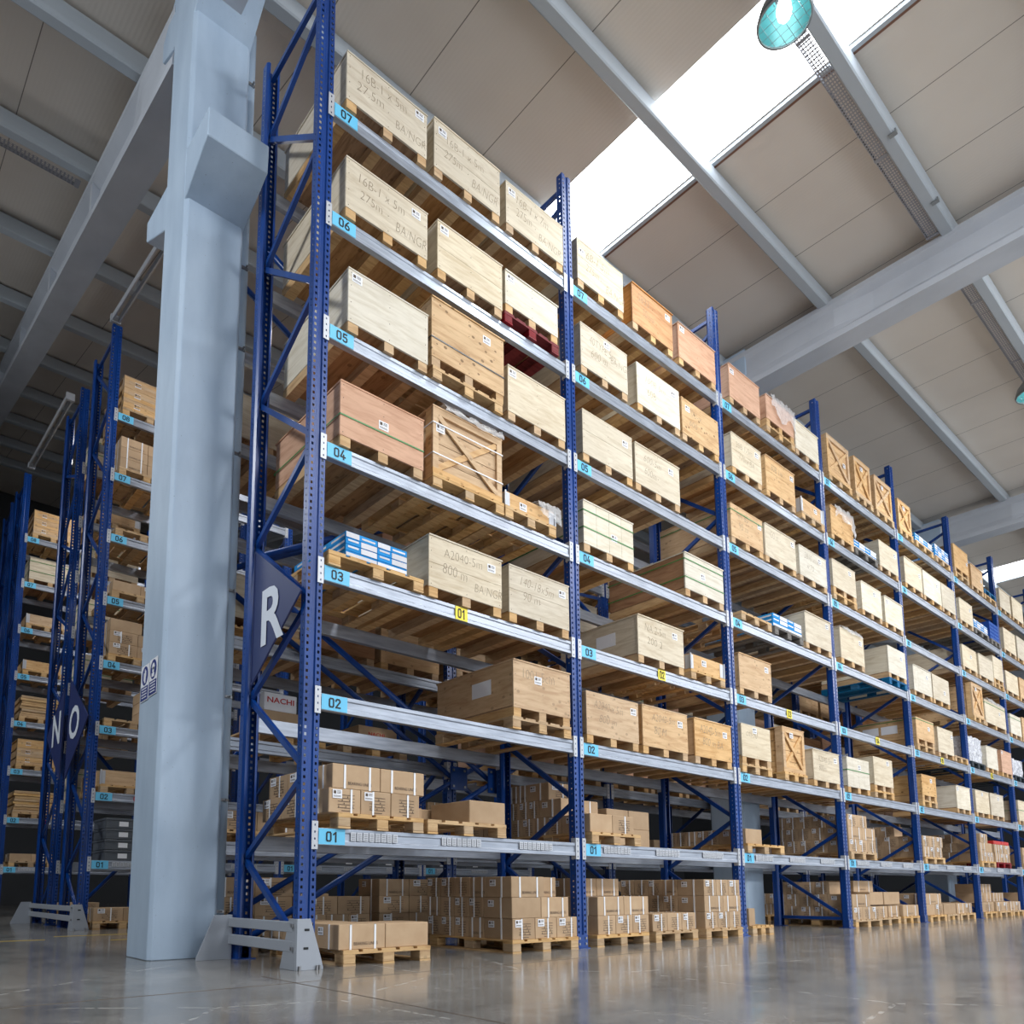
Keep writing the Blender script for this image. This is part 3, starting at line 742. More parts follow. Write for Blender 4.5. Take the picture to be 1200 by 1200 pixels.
def slat_crate(x, y, z, w, h, label, d=1.05, lab=None, straps=(), group=None):
    t = thing('framed_crate', label, 'crate', (x, y, z), 0, group)
    mb = MB(); n = 4; hz = (h - .02) / n
    for i in range(n): mb.box(-w / 2 + .02, w / 2 - .02, -d / 2 + .024, d / 2 - .02, .01 + i * hz + .003, .01 + (i + 1) * hz - .003)
    link('plank_body', mb.mesh('body', 'tan'), t)
    r = .06
    for nm, b in (('frame_rail', (-w / 2, w / 2, -d / 2, -d / 2 + .024, 0, r)), ('frame_rail', (-w / 2, w / 2, -d / 2, -d / 2 + .024, h - r, h)),
                  ('frame_stile', (-w / 2, -w / 2 + r, -d / 2, -d / 2 + .024, r, h - r)), ('frame_stile', (w / 2 - r, w / 2, -d / 2, -d / 2 + .024, r, h - r)),
                  ('corner_batten', (-w / 2, -w / 2 + .02, -d / 2 + .026, -d / 2 + .1, 0, h)), ('corner_batten', (-w / 2, -w / 2 + .02, d / 2 - .1, d / 2 - .02, 0, h))):
        link(nm, MB().box(*b).mesh('rail', 'tan'), t)
    for s in (1, -1):
        link('cross_brace', MB().bar((-s * (w / 2 - r), -d / 2 + .010 + .004 * s, r + .01), (s * (w / 2 - r), -d / 2 + .010 + .004 * s, h - r - .01), .016, .05, (0, 1, 0)).mesh('brace', 'tan'), t)
    link('lid', MB().box(-w / 2 - .005, w / 2 + .005, -d / 2 - .004, d / 2, h, h + .012).mesh('lid', 'tan'), t)
    for kind, f in straps:
        link('strap', ring(w + .01, d + .01, h * f, 0, .010).mesh('strap', 'strapwhite'), t)['label'] = 'white strap'
    if lab: link('shipping_label', label_mesh(), t, (-w / 2 + w * lab[0], -d / 2 + .0, h * lab[1]))['label'] = 'white printed shipping label'
    return t

def tray_box(x, y, z, w, h, label, d=1.05, lab=None, group=None):
    """folding pallet collar with steel corner hinges"""
    t = thing('pallet_collar', label, 'collar', (x, y, z), 0, group)
    th = .02
    link('board', MB().box(-w / 2, w / 2, -d / 2, -d / 2 + th, 0, h).mesh('b', 'tan'), t); link('board', MB().box(-w / 2, w / 2, d / 2 - th, d / 2, 0, h).mesh('b', 'tan'), t)
    link('board', MB().box(-w / 2, -w / 2 + th, -d / 2 + th, d / 2 - th, 0, h).mesh('b', 'tan'), t); link('board', MB().box(w / 2 - th, w / 2, -d / 2 + th, d / 2 - th, 0, h).mesh('b', 'tan'), t)
    def hm():
        mb = MB(); mb.box(-.004, .05, -.004, 0, .01, h - .01); mb.box(-.004, 0, -.004, .07, .01, h - .01); mb.tube([(-.008, -.008, 0), (-.008, -.008, h)], .01, 8); return mb.mesh('h', 'plate')
    hinge = cached(('hinge', h), hm)
    link('corner_hinge', hinge, t, (-w / 2, -d / 2, 0)); hh = link('corner_hinge', hinge, t, (w / 2, -d / 2, 0)); hh.rotation_euler = (0, 0, PI / 2)
    if lab: link('shipping_label', label_mesh(), t, (-w / 2 + w * lab[0], -d / 2 - .001, h * lab[1]))
    return t

def film_sheet(x, y, z, w, d, drop, label, seed=1, group='loose plastic sheets'):
    """crumpled clear plastic lying over the front edge of a load; z is the load's top"""
    me = bpy.data.meshes.new('film'); vs, fs = [], []; nx, ny = 26, 30
    for j in range(ny + 1):
        s = j / ny; L = d + drop
        for i in range(nx + 1):
            u = i / nx; a = s * L
            ns = noise.noise(Vector((u * 5 + seed, s * 6, seed))); n2 = noise.noise(Vector((u * 14 + seed * 3, s * 15, 2)))
            dr = drop * (.55 + .6 * noise.noise(Vector((u * 2.5 + seed * 7, .3, 0))) + .35 * u)
            lift = .035 + .06 * abs(ns) + .02 * n2
            if a < d: p = (x - w / 2 + u * w, y + d - a, z + lift)
            else:
                q = (a - d) / drop; p = (x - w / 2 + u * w + .03 * ns, y - .022 - .05 * abs(ns) * min(1, q * 3) - .012 * abs(n2), z + lift * max(0, 1 - q * 4) - q * max(.03, dr))
            vs.append(p)
    for j in range(ny):
        for i in range(nx): b = j * (nx + 1) + i; fs.append((b, b + 1, b + nx + 2, b + nx + 1))
    me.from_pydata([(a - x, b - y, c - z) for a, b, c in vs], [], fs); me.materials.append(M['film']); me.polygons.foreach_set('use_smooth', [True] * len(fs)); me.update()
    return tag(link('plastic_sheet', me, None, (x, y, z)), label, 'plastic sheet', group)

def wrapped(x, y, z, w, h, label, d=1.0):
    t = thing('wrapped_load', label, 'wrapped load', (x, y, z), 0)
    bm = bmesh.new(); bmesh.ops.create_cube(bm, size=1)
    bmesh.ops.scale(bm, vec=(w, d, h), verts=bm.verts); bmesh.ops.translate(bm, vec=(0, 0, h / 2), verts=bm.verts)
    bmesh.ops.subdivide_edges(bm, edges=bm.edges[:], cuts=14, use_grid_fill=True)
    for v in bm.verts:
        k = noise.noise(v.co * 9 + Vector((x, z, 0))) * .02 + noise.noise(v.co * 24) * .008
        c = Vector((v.co.x, v.co.y, 0)); 
        if c.length > 0: v.co += c.normalized() * k
        if v.co.z > .02: v.co.z += k * .8
        else: v.co.z = 0
    me = bpy.data.meshes.new('wrap'); bm.to_mesh(me); bm.free(); me.materials.append(M['wrap']); me.polygons.foreach_set('use_smooth', [True] * len(me.polygons))
    link('film_cover', me, t)
    return t

# small blue boxes -------------------------------------------------------------
def small_box(x, y, z, w, d, h, label, group, var=0):
    t = thing('product_box', label, 'box', (x, y, z), 0, group)
    def bd(mat):
        return bevelled(MB().box(-w / 2 + .001, w / 2 - .001, -d / 2 + .001, d / 2 - .001, 0, h - .0008).mesh('box', mat), .002)
    mat = 'boxnavy' if var == 9 else 'boxblue'
    link('box_body', cached(('sb', round(w, 3), round(d, 3), round(h, 3), mat), lambda: bd(mat)), t)
    if var == 9:
        def fr():
            mb = MB()
            for k in range(6): mb.box(-w / 2 + .01 + k * (w - .02) / 6, -w / 2 + .01 + (k + .6) * (w - .02) / 6, -d / 2 - .0015, -d / 2, h * .25, h * .75)
            return mb.mesh('ribs', 'plastblue')
        link('front_ribs', cached(('sbr', round(w, 3), round(d, 3), round(h, 3)), fr), t); return t
    def fp(v):
        mb = MB(); y = -d / 2
        if v % 3 == 0: mb.box(-w / 2 + .004, w / 2 - .004, y - .0012, y, h * .18, h * .72)
        elif v % 3 == 1: mb.box(-w / 2 + .004, -w * .08, y - .0012, y, h * .08, h * .9); mb.box(0, w / 2 - .02, y - .0012, y, h * .3, h * .6)
        else: mb.box(-w * .02, w / 2 - .004, y - .0012, y, h * .06, h * .92); mb.box(-w / 2 + .02, -w * .1, y - .0012, y, h * .5, h * .8)
        x = -w / 2
        mb.box(x - .0012, x, -d / 2 + .02, d / 2 - .06, h * .3, h * .62)
        return mb.mesh('print', 'cartonwhite')
    link('white_print', cached(('sbp', round(w, 3), round(d, 3), round(h, 3), var % 3), lambda: fp(var)), t)
    return t

def blue_stack(x0, x1, y0, z, h, where, dark=False, group='blue boxes'):
    nx = 2; nz = max(2, round(h / .052)); w = (x1 - x0) / nx; hh = h / nz; dd = .27
    if dark: nz = max(2, round(h / .08)); hh = h / nz
    for r in range(nz):
        for c in range(nx):
            small_box(x0 + (c + .5) * w, y0 + dd / 2, z + r * hh, w, dd, hh - .0015, f"{'dark blue crate' if dark else 'blue and white box'}, {ORD[r]} layer up, {'nearer' if c == 0 else 'farther'} front column, {where}", group, 9 if dark else (r * 2 + c * 3 + r // 2))
        for k in (1, 2):
            small_box(x0 + .5 * w, y0 + dd / 2 + k * dd, z + r * hh, w, dd, hh - .0015, f"{'dark blue crate' if dark else 'blue and white box'}, {ORD[r]} layer up, row {'behind' if k == 1 else 'farthest behind'}, {where}", group, 9 if dark else (r + k))

# cardboard cartons ------------------------------------------------------------
def carton_proto(kind, w, d, h, text=True, n=0):
    """parts of a cardboard carton; kind e: end with label and one strap, s: long side with two straps, p: plain"""
    out = []
    body = cached(('cb', w, d, h), lambda: bevelled(MB().box(-w / 2 + .002, w / 2 - .002, -d / 2 + .002, d / 2 - .002, 0, h - .001).mesh('carton', 'carton'), .004))
    out.append(('carton_body', body, (0, 0, 0), None))
    if kind == 's':
        for sx in (-.25, .27):
            out.append(('strap', cached(('st', w, d, h, sx), lambda: ring(w - .004, d - .002, 0, h - .0045, .016, 'v', sx * w).mesh('strap', 'strapwhite')), (0, 0, 0), 'white plastic strap'))
        if text: out.append(('printed_text', 'BEARING UNITS', (-.18 * w, -d / 2 - .0008, .17 * h), None))
    elif kind == 'e':
        sx = (.08, .2, -.1)[n % 3]
        out.append(('strap', cached(('st', w, d, h, sx), lambda: ring(w - .004, d - .002, 0, h - .0045, .015, 'v', sx * w).mesh('strap', 'strapwhite')), (0, 0, 0), 'white plastic strap'))
        def pr():
            mb = MB(); y = -d / 2
            for k in range(5): mb.box(-.22 * w, .3 * w, y - .0006, y, h * (.2 + k * .13), h * (.2 + k * .13) + .004)
            for k in range(9): mb.box((-.2 + k * .055) * w, (-.175 + k * .055) * w, y - .0006, y, h * (.2 + (k * 7 % 4) * .13) + .006, h * (.2 + (k * 7 % 4) * .13) + .016)
            mb.box(-.1 * w, .2 * w, y - .0006, y, .08 * h, .11 * h)
            return mb.mesh('print', 'ink')
        out.append(('printed_table', cached(('pt', w, d, h), pr), (0, 0, 0), None))
        if n % 4 != 3: out.append(('shipping_label', label_mesh(), (-.24 * w, -d / 2 - .0012, .76 * h), 'white printed shipping label'))
    return out

NC = [0]
def carton(x0, x1, y0, y1, z, h, kind, label, group='cardboard cartons', left=False, text=True):
    """left=True turns the printed face to -x"""
    NC[0] += 1
    w, d = (y1 - y0, x1 - x0) if left else (x1 - x0, y1 - y0)
    w, d, h = round(w, 3), round(d, 3), round(h, 3)
    t = thing('carton', label, 'carton', ((x0 + x1) / 2, (y0 + y1) / 2, z), -PI / 2 if left else 0, group)
    for nm, me, loc, lb in carton_proto(kind, w, d, h, text, NC[0]):
        if isinstance(me, str):
            o = lettering(nm, me, t, 'ink', loc[0], loc[2], loc[1], .022, .0, 0, min(.62 * w, .2))
        else:
            o = link(nm, me, t, loc)
            if nm == 'shipping_label': o.scale = (min(1.0, w * 3.2), 1, min(1.0, h * 5))
        if lb: o['label'] = lb
    return t
LAYER = ['bottom', 'second', 'third', 'fourth', 'fifth']
def stack(x0, x1, y0, z, h, layers, where, depth=1.1):
    """layers, bottom to top: (front kinds, x from, x to, front y, front depth, side kinds, side y to)"""
    for r, (fr, xa, xb, yf, df, sd, ys) in enumerate(layers):
        n = len(fr); w = (xb - xa) / n if n else 0
        for i, k in enumerate(fr):
            c = carton(xa + i * w, xa + (i + 1) * w, y0 + yf, y0 + yf + df, z + r * h, h, k, f"brown carton, {ORD[i]} across {LAYER[r]} layer, {where}")
            if i == 0 and xa < 12:
                q = link('end_label', label_mesh(), c, (-w / 2 - .0008, df * .22, h * .7), -PI / 2); q['label'] = 'white printed shipping label'; q.scale = (.8, 1, .8)
                link('end_strap', cached(('es', round(h, 3)), lambda: MB().box(-.002, .003, -.008, .008, .0, h - .001).mesh('strap', 'strapwhite')), c, (-w / 2, -df * .12, 0))
        m = len(sd)
        if m:
            a = y0 + yf + (df if n else 0); L = (y0 + ys - a) / m
            for i, k in enumerate(sd):
                carton(xa, xa + .36, a + i * L, a + (i + 1) * L, z + r * h, h, k, f"brown carton, {ORD[i]} deep, {LAYER[r]} layer, {where}", left=True)
ITEMS = [
(0,7,0.07,0.87,0.51,'C','pale;t=16B-1 x 5m|27.5m . BA/NGR;l=.9,.85'),
(0,7,0.95,1.73,0.56,'C','pale;b2;t=16B-1 x 5m|275m . BA/NGR;l=.12,.8'),
(0,7,1.81,2.60,0.52,'C','pale;t=16B-1 x 7m|275m . BA/NGR;l=.1,.8'),
(0,6,0.08,0.88,0.52,'C','pale;t=16B-1 x 5m|275m . BA/NGR;l=.85,.8'),
(0,6,0.99,1.75,0.54,'C','pale;b2;l=.1,.85'),
(0,6,1.79,2.50,0.53,'CR','white;l=.1,.8'),
(0,5,0.12,0.89,0.53,'C','white;l=.1,.85'),
(0,5,0.93,1.76,0.74,'CP','osb;s=k.3;l=.75,.8'),
(0,5,1.81,2.58,0.53,'C','pale;l=.08,.85'),
(0,4,0.07,0.85,0.52,'C','pink;s=g.35;l=.5,.5'),
(0,4,0.96,1.74,0.72,'X','tan;s=w.75;s=w.3;l=.1,.7;pl'),
(0,4,1.78,2.41,0.25,'T','tan;l=.35,.4'),
(0,3,0.15,0.71,0.31,'B','2'),
(0,3,0.91,1.71,0.52,'C','pale;b2;t=A2040-5m|800 m  BA/NGR;l=.85,.75'),
(0,3,1.80,2.58,0.52,'C','pale;b2;t=140-18x5m|90 m;l=.88,.75'),
(0,2,1.84,2.57,0.62,'CP','tan;t=1001 5cm;l=.42,.65;big'),
(1,7,0.02,0.77,0.54,'C','pale;b2;t=16B-1 5m|275m . BA/NGR;l=.1,.7'),
(1,7,0.93,1.69,0.55,'C','orange;t=5833|50mm;l=.88,.8'),
(1,7,1.81,2.60,0.53,'C','pink;l=.1,.85'),
(1,6,0.04,0.80,0.55,'C','pale;t=40TYPE 5m  BA/NGR|600 m;l=.55,.85'),
(1,6,0.97,1.77,0.56,'C','white;t=100B 5m|60B;l=.85,.8'),
(1,6,1.82,2.60,0.53,'C','osb;t=70U-m|600;l=.15,.75'),
(1,5,0.04,0.84,0.55,'C','pale;b2;l=.85,.75'),
(1,5,0.89,1.71,0.54,'C','pale;t=600-5m|600m;l=.8,.75'),
(1,4,0.02,0.81,0.53,'C','white;v4;s=g.75;s=g.35;l=.6,.4'),
(1,4,1.75,2.55,0.51,'C','white;b3;s=g.8;s=g.3;l=.45,.5;dk'),
(1,3,0.84,1.66,0.51,'C','pale;t=NA 2-5m|200 2;l=.8,.75;sl'),
(1,3,1.81,2.48,0.29,'T','tan;l=.4,.6'),
(1,2,0.00,0.80,0.50,'C','tan;t=A2040 x 5m|800 m;l=.9,.75'),
(1,2,0.87,1.67,0.51,'C','tan;t=A2040-5m|80 M;l=.83,.7'),
(1,2,1.81,2.56,0.51,'C','tan;t=A2040-5m|800 m BA;l=.82,.7'),
(2,7,0.12,0.88,0.54,'C','pink;l=.1,.8'),
(2,7,1.06,1.83,0.54,'CP','pink;pl'),
(2,7,1.87,2.58,0.51,'C','white;'),
(2,6,0.10,0.83,0.54,'C','pale;b2;t=20B 1-5m|170m BA;l=.85,.8'),
(2,6,0.95,1.75,0.57,'C','tan;b2;t=80B 1m;l=.9,.8'),
(2,6,1.95,2.62,0.33,'T','tan;l=.65,.6'),
(2,5,0.00,0.77,0.51,'C','tan;s=g.8;t=4m 80|90 m;l=.9,.75'),
(2,5,0.83,1.66,0.52,'C','pale;t=CO m;l=.9,.8'),
(2,5,1.77,2.59,0.51,'C','white;t=2810 in m|w.70;l=.75,.8'),
(2,4,0.14,0.88,0.10,'E','tan'),
(2,4,0.96,1.74,0.29,'B','2'),
(2,4,1.82,2.60,0.52,'C','pale;l=.85,.8'),
(2,3,0.02,0.79,0.51,'C','tan;l=.85,.75'),
(2,2,0.00,0.68,0.59,'CP','pale;t=cm-90;l=.45,.85'),
(2,2,1.03,1.61,0.70,'X','tan;l=.4,.85'),
(2,2,1.81,2.59,0.50,'C','pale;t=A2040-5m|800m;l=.85,.75'),
(3,7,0.13,0.90,0.75,'X','tan;l=.75,.5'),
(3,7,1.09,1.70,0.76,'X','tan;l=.45,.8'),
(3,7,1.87,2.57,0.73,'X','tan;l=.45,.8'),
(3,6,0.06,0.83,0.52,'C','osb;pl'),
(3,6,0.88,1.73,0.25,'B','2'),
(3,6,1.82,2.59,0.52,'C','pale;b2;l=.85,.75'),
(3,5,0.00,0.79,0.61,'CP','pale;l=.75,.8'),
(3,5,0.99,1.75,0.54,'C','white;l=.65,.75'),
(3,5,1.88,2.62,0.53,'C','white;l=.15,.8'),
(3,4,0.11,0.92,0.54,'C','pale;pl0;l=.85,.75'),
(3,4,1.86,2.59,0.64,'CB','white;l=.75,.7'),
(3,2,0.05,0.80,0.51,'C','white;v4;s=g.55;l=.55,.7'),
(3,2,0.98,1.69,0.62,'CP','pale;l=.75,.85'),
(4,7,0.05,0.63,0.66,'X','tan;l=.45,.8'),
(4,7,0.78,1.63,0.26,'B','2'),
(4,7,1.78,2.52,0.36,'B','2'),
(4,6,0.09,0.90,0.55,'C','pale;l=.85,.6'),
(4,6,0.96,1.85,0.55,'C','white;l=.8,.7'),
(4,6,1.89,2.62,0.56,'C','pale;'),
(4,4,0.11,0.95,0.53,'C','white;v4;l=.75,.7'),
(4,4,1.01,1.84,0.53,'C','pale;l=.7,.4'),
(4,3,0.05,0.87,0.56,'CP','tan;s=g.9;l=.7,.6;sl'),
(4,3,1.05,1.83,0.53,'C','pale;l=.9,.75'),
(4,3,1.87,2.59,0.07,'E','tan'),
(4,2,0.10,0.76,0.54,'CP','osb;l=.65,.75'),
(4,2,1.77,2.51,0.50,'C','white;v4;l=.1,.85'),
(5,7,0.00,0.84,0.67,'CP','tan;b2;l=.9,.5'),
(5,7,1.00,1.75,0.54,'C','tan;l=.85,.5'),
(5,7,1.80,2.62,0.24,'E','tan'),
(5,6,0.07,0.85,0.52,'C','pale;l=.8,.7'),
(5,6,0.96,1.84,0.31,'B','2'),
(5,6,2.01,2.62,0.51,'B','2d'),
(5,5,0.00,0.83,0.51,'C','pale;l=.6,.6'),
(5,5,0.98,1.90,0.53,'C','pale;'),
(5,5,1.94,2.61,0.68,'CP','pale;'),
(5,4,0.41,1.07,0.78,'X','tan;l=.4,.85'),
(5,4,1.11,2.47,0.55,'C','pale;s=g.85;l=.7,.6;pl0'),
(5,3,0.00,0.82,0.61,'W',''),
(5,3,0.93,1.64,0.52,'C','white;'),
(5,3,1.91,2.62,0.55,'C','pink;l=.1,.9'),
(5,2,0.03,0.82,0.51,'C','pale;l=.5,.85'),
(5,2,0.92,1.76,0.52,'C','pale;l=.6,.8'),
(6,7,0.09,0.88,0.52,'C','pale;'),
(6,7,1.04,1.89,0.56,'C','pale;'),
(6,6,0.12,1.00,0.57,'C','pale;'),
(6,6,1.13,1.99,0.60,'C','pale;'),
(6,5,0.00,0.89,0.52,'C','pale;'),
(6,5,1.03,1.86,0.55,'C','tan;'),
(6,4,0.01,0.81,0.51,'C','white;s=g.8;'),
(6,4,0.92,1.67,0.56,'C','tan;'),
(6,3,0.00,0.78,0.48,'W',''),
(6,2,0.00,0.67,0.52,'C','pale;s=g.5;')]
# ------------------------------------------------------------------ what stands on the front rack
LOOK = {'pale': 'pale plywood', 'white': 'whitish plywood', 'tan': 'tan pine', 'pink': 'pinkish plywood', 'orange': 'orange pine', 'osb': 'knotty board'}
cnt = {}
for (b, l, x0, x1, h, k, o) in ITEMS:
    i = cnt.get((b, l), 0); cnt[(b, l)] = i + 1
    op = [q for q in o.split(';') if q]; look = op[0] if op and op[0] in LOOK else 'pale'
    straps = [(q[2], float(q[3:])) for q in op if q.startswith('s=')]
    texts = [q for q in op if q.startswith('t=')]; texts = texts[0][2:].split('|') if texts else []
    lab = [q for q in op if q.startswith('l=')]; lab = tuple(float(v) for v in lab[0][2:].split(',')) if lab else None
    where = f"{ORD[i]} load, {ORD[l-1]} level, {ORD[b]} bay"
    X = b * P + (x0 + x1) / 2; w = x1 - x0; Z = l * LZ + .0015; D = 1.08; Y = -.03 + D / 2
    PH = .11
    kw = dict(texts=texts, lab=lab, straps=straps, boards=2 if 'b2' in op else 3 if 'b3' in op else 1, vplanks=4 if 'v4' in op else 0,
              sidelabel=(2 if b == 4 else 1) if 'sl' in op or 'big' in op else 0, dark='dk' in op, detail=b < 4, d=D, group='crates on the front rack')
    what = ('handwritten ' if texts else '') + {0: '', 1: 'strapped ', 2: 'double-strapped '}[len(straps)] + LOOK[look] + ' crate'
    top = Z + h
    if k == 'C': crate(X, Y, Z, w, h, look, f"{what}, {where}", **kw)
    elif k in ('CP', 'CR', 'CB'):
        mat, col = {'CP': ('pallet', 'wooden'), 'CR': ('palletred', 'red painted'), 'CB': ('palletblue', 'blue painted')}[k]
        pallet(X, Y, Z, f"{col} pallet under the {LOOK[look]} crate, {where}", w=round(min(w + .02, .8), 2), d=D, mat=mat)
        crate(X, Y, Z + PH, w, h - PH, look, f"{what} raised on a {col} pallet, {where}", **kw)
    elif k == 'X':
        pallet(X, Y, Z, f"wooden pallet under the framed crate, {where}", w=round(min(w + .03, .8), 2), d=D)
        slat_crate(X, Y, Z + PH, w, h - PH - .012, f"tan framed crate with a diagonal cross front, {where}", lab=lab, straps=straps, group='framed crates on the front rack')
    elif k == 'T':
        pallet(X, Y, Z, f"wooden pallet under the low hinged collar, {where}", w=round(min(w + .03, .8), 2), d=D)
        tray_box(X, Y, Z + PH, w, h - PH, f"low wooden pallet collar with steel hinges, {where}", lab=lab)
    elif k == 'E':
        if h > .15: Z0 = Z
        pallet(X, Y, Z, f"empty wooden pallet, {where}", w=round(min(w, .8), 2), d=D)
        if h > .15: pallet(X, Y, Z + PH, f"upper empty pallet on another pallet, {where}", w=round(min(w, .8), 2), d=D, mat='palletblue')
    elif k == 'B':
        grey = (b, l) in ((3, 6), (2, 4), (5, 6))
        pallet(X, Y, Z, f"{'weathered grey' if grey else 'wooden'} pallet under blue boxes, {where}", w=round(min(max(w, .76), 2 * (2.625 - (x0 + x1) / 2)), 2) if b else .86, d=D, mat='palletgrey' if grey else 'pallet')
        blue_stack(b * P + x0, b * P + x1, -.01, Z + PH, h - PH, where, dark='2d' in op)
    elif k == 'W':
        pallet(X, Y, Z, f"dark pallet under the film-wrapped load, {where}", w=round(min(w, .8), 2), d=D, mat='palletdark')
        wrapped(X, Y, Z + PH, w - .04, h - PH, f"load wrapped in crumpled white film, {where}")
    if 'pl0' in op:
        film_sheet(X, -.03, top + .002, w * .8, .5, .05, f"crumpled clear plastic lying on the {ORD[i]} load, {ORD[l-1]} level, {ORD[b]} bay", seed=b * 3 + l)
    if 'pl' in op:
        film_sheet(X + (.06 if k != 'X' else .05), -.03, top + .002, w * .86, .5, .30 if k != 'X' else .05, f"crumpled clear plastic sheet draped over the {ORD[i]} load, {ORD[l-1]} level, {ORD[b]} bay", seed=b * 3 + l)
film_sheet(2.32, -.03, 4 * LZ + .25, .3, .35, .16, 'crumpled white plastic on the low collar, third load, fourth level, first bay', seed=5)

# cartons on the first level --------------------------------------------------
H = .176; PZ = .11; L1 = LZ + .0015
def cp(x0, x1, z, label, y=-.03, d=1.12, mat='pallet', w=None): return pallet((x0 + x1) / 2, y + d / 2, z, label, w=round(x1 - x0, 2), d=d, mat=mat)
cp(.12, .87, L1, 'wooden pallet under five cartons beside the 01 tag of the first bay')
stack(.05, .85, -.01, L1 + PZ, H, [('eee', .05, .845, 0, .38, 'ee', 1.05), ('ss', .077, .89, 0, .34, 'ee', 1.0)], 'first pallet of the first level, first bay')
cp(.91, 1.74, L1, 'wooden pallet with one large plain carton, first level of the first bay')
carton(1.35, 1.75, -.01, .5, L1 + PZ, .185, 'p', 'plain brown carton on the right of the half empty pallet, first level, first bay')
for q, (a, b_, yy, hh) in enumerate(((1.0, 1.19, .50, .12), (1.2, 1.46, .54, .15), (.92, 1.03, .20, .11))):
    carton(a, b_, yy, yy + .34, L1 + PZ, hh, 'e', f'small brown carton, {ORD[q]} behind the large plain one, first level, first bay', left=True)
cp(2.84, 3.58, L1, 'wooden pallet under the stepped carton stack, first level, second bay')
stack(2.84, 3.58, -.01, L1 + PZ, H, [('pe', 2.84, 3.5, .0, .36, 'esee', 1.08), ('s', 2.84, 3.4, .36, .3, 'eee', 1.08), ('e', 2.84, 3.2, .52, .3, 'ss', 1.08)], 'stepped stack, first level, second bay')
for q in range(4):
    carton(3.62 + (q % 2) * .37, 3.985 + (q % 2) * .37, .42, .9, L1 + .02 + (q // 2) * .2, .2, 'p', f"plain grey-brown carton, {'lower' if q < 2 else 'upper'} {'nearer' if q % 2 == 0 else 'farther'} one of four, first level, second bay")
cp(2 * P + .02, 2 * P + .89, L1, 'wooden pallet with a row of single cartons, first level, third bay')
stack(5.62, 6.4, -.01, L1 + PZ, H, [('p', 5.62, 5.99, 0, .35, 'eesee', 1.08)], 'single row, first level, third bay')
cp(3 * P - .0, 3 * P + .88, L1, 'wooden pallet under the tall carton stack, first level, fourth bay')
stack(8.4, 9.3, -.01, L1 + PZ, H, [('eee', 8.4, 9.31, 0, .3, 'eees', 1.1), ('ss', 8.4, 9.31, 0, .34, 'eees', 1.1), ('ee', 8.4, 9.04, 0, .3, 'eees', 1.1)], 'tall stack, first level, fourth bay')
cp(4 * P - .0, 4 * P + .92, L1, 'wooden pallet under the two-layer carton stack, first level, fifth bay')
stack(11.2, 12.1, -.01, L1 + PZ, H, [('see', 11.2, 12.07, 0, .36, 'eee', 1.1), ('eee', 11.2, 12.12, 0, .36, 'eee', 1.1), ('', 11.2, 12.0, .42, 0, 'ees', 1.1)], 'two-layer stack, first level, fifth bay')
cp(5 * P + .08, 5 * P + .92, L1, 'wooden pallet under the three-layer carton stack, first level, sixth bay')
stack(14.08, 14.9, -.01, L1 + PZ, H, [('eeee', 14.1, 14.9, 0, .36, 'ee', 1.1), ('sp', 14.08, 14.82, 0, .36, 'ee', 1.1), ('e', 14.15, 14.59, 0, .36, 'ee', 1.1)], 'three-layer stack, first level, sixth bay')
cp(5 * P + 1.0, 5 * P + 1.93, L1, 'red painted pallet under cartons, first level, sixth bay', mat='palletred')
stack(15.0, 15.95, -.01, L1 + PZ, H, [('see', 15.0, 15.95, 0, .4, 'e', 1.0), ('see', 14.98, 15.98, 0, .4, 'e', 1.0)], 'stack with red covers, first level, sixth bay')
for q in range(2):
    tag(link('red_cover', bevelled(MB().box(-.24, .24, 0, .4, 0, .07).mesh('cover', 'red'), .008), None, (15.24 + q * .5, 0, L1 + PZ + 2 * H + .001)), f'red plastic cover, {"nearer" if q == 0 else "farther"} one on the cartons of the sixth bay', 'cover', 'red covers')
cp(6 * P + .1, 6 * P + .9, L1, 'wooden pallet under cartons, first level, seventh bay')
stack(16.9, 17.7, -.01, L1 + PZ, H, [('ee', 16.9, 17.7, 0, .36, 'ee', 1.0), ('s', 16.9, 17.5, 0, .36, 'ee', 1.0)], 'first level, seventh bay')

# cartons on the floor --------------------------------------------------------
cp(.18, .94, 0, 'wooden pallet under one layer of cartons on the floor behind the near guard')
stack(.15, .935, -.01, PZ, H, [('sp', .15, .935, 0, .34, 'ees', 1.08)], 'floor pallet beside the near guard')
cp(1.80, 2.62, 0, 'wooden pallet under the tall carton stack on the floor of the first bay')
stack(1.81, 2.65, -.01, PZ, H, [('eee', 1.82, 2.63, 0, .36, 'seee', 1.16), ('ps', 1.815, 2.52, 0, .36, 'eees', 1.16), ('s', 1.81, 2.21, 0, .32, 'seee', 1.16)], 'tall floor stack, first bay')
carton(2.22, 2.5, .12, .5, PZ + 2 * H, H, 's', 'brown carton set back at the top of the tall floor stack, first bay')
cp(2.88, 3.67, 0, 'wooden pallet under the stepped carton stack on the floor of the second bay')
stack(2.99, 3.78, -.01, PZ, H, [('eee', 2.92, 3.70, 0, .36, 'see', 1.12), ('ss', 2.92, 3.70, 0, .33, 'eee', 1.12), ('ss', 2.99, 3.70, .36, .3, 'ee', 1.12)], 'stepped floor stack, second bay')
cp(3.82, 4.57, 0, 'wooden pallet under one layer of cartons on the floor of the second bay', y=.0)
stack(3.80, 4.56, .02, PZ, H, [('eee', 3.80, 4.56, 0, .36, '', 1.0)], 'single layer floor pallet, second bay')
cp(4.68, 5.42, 0, 'wooden pallet under the far carton stack on the floor of the second bay')
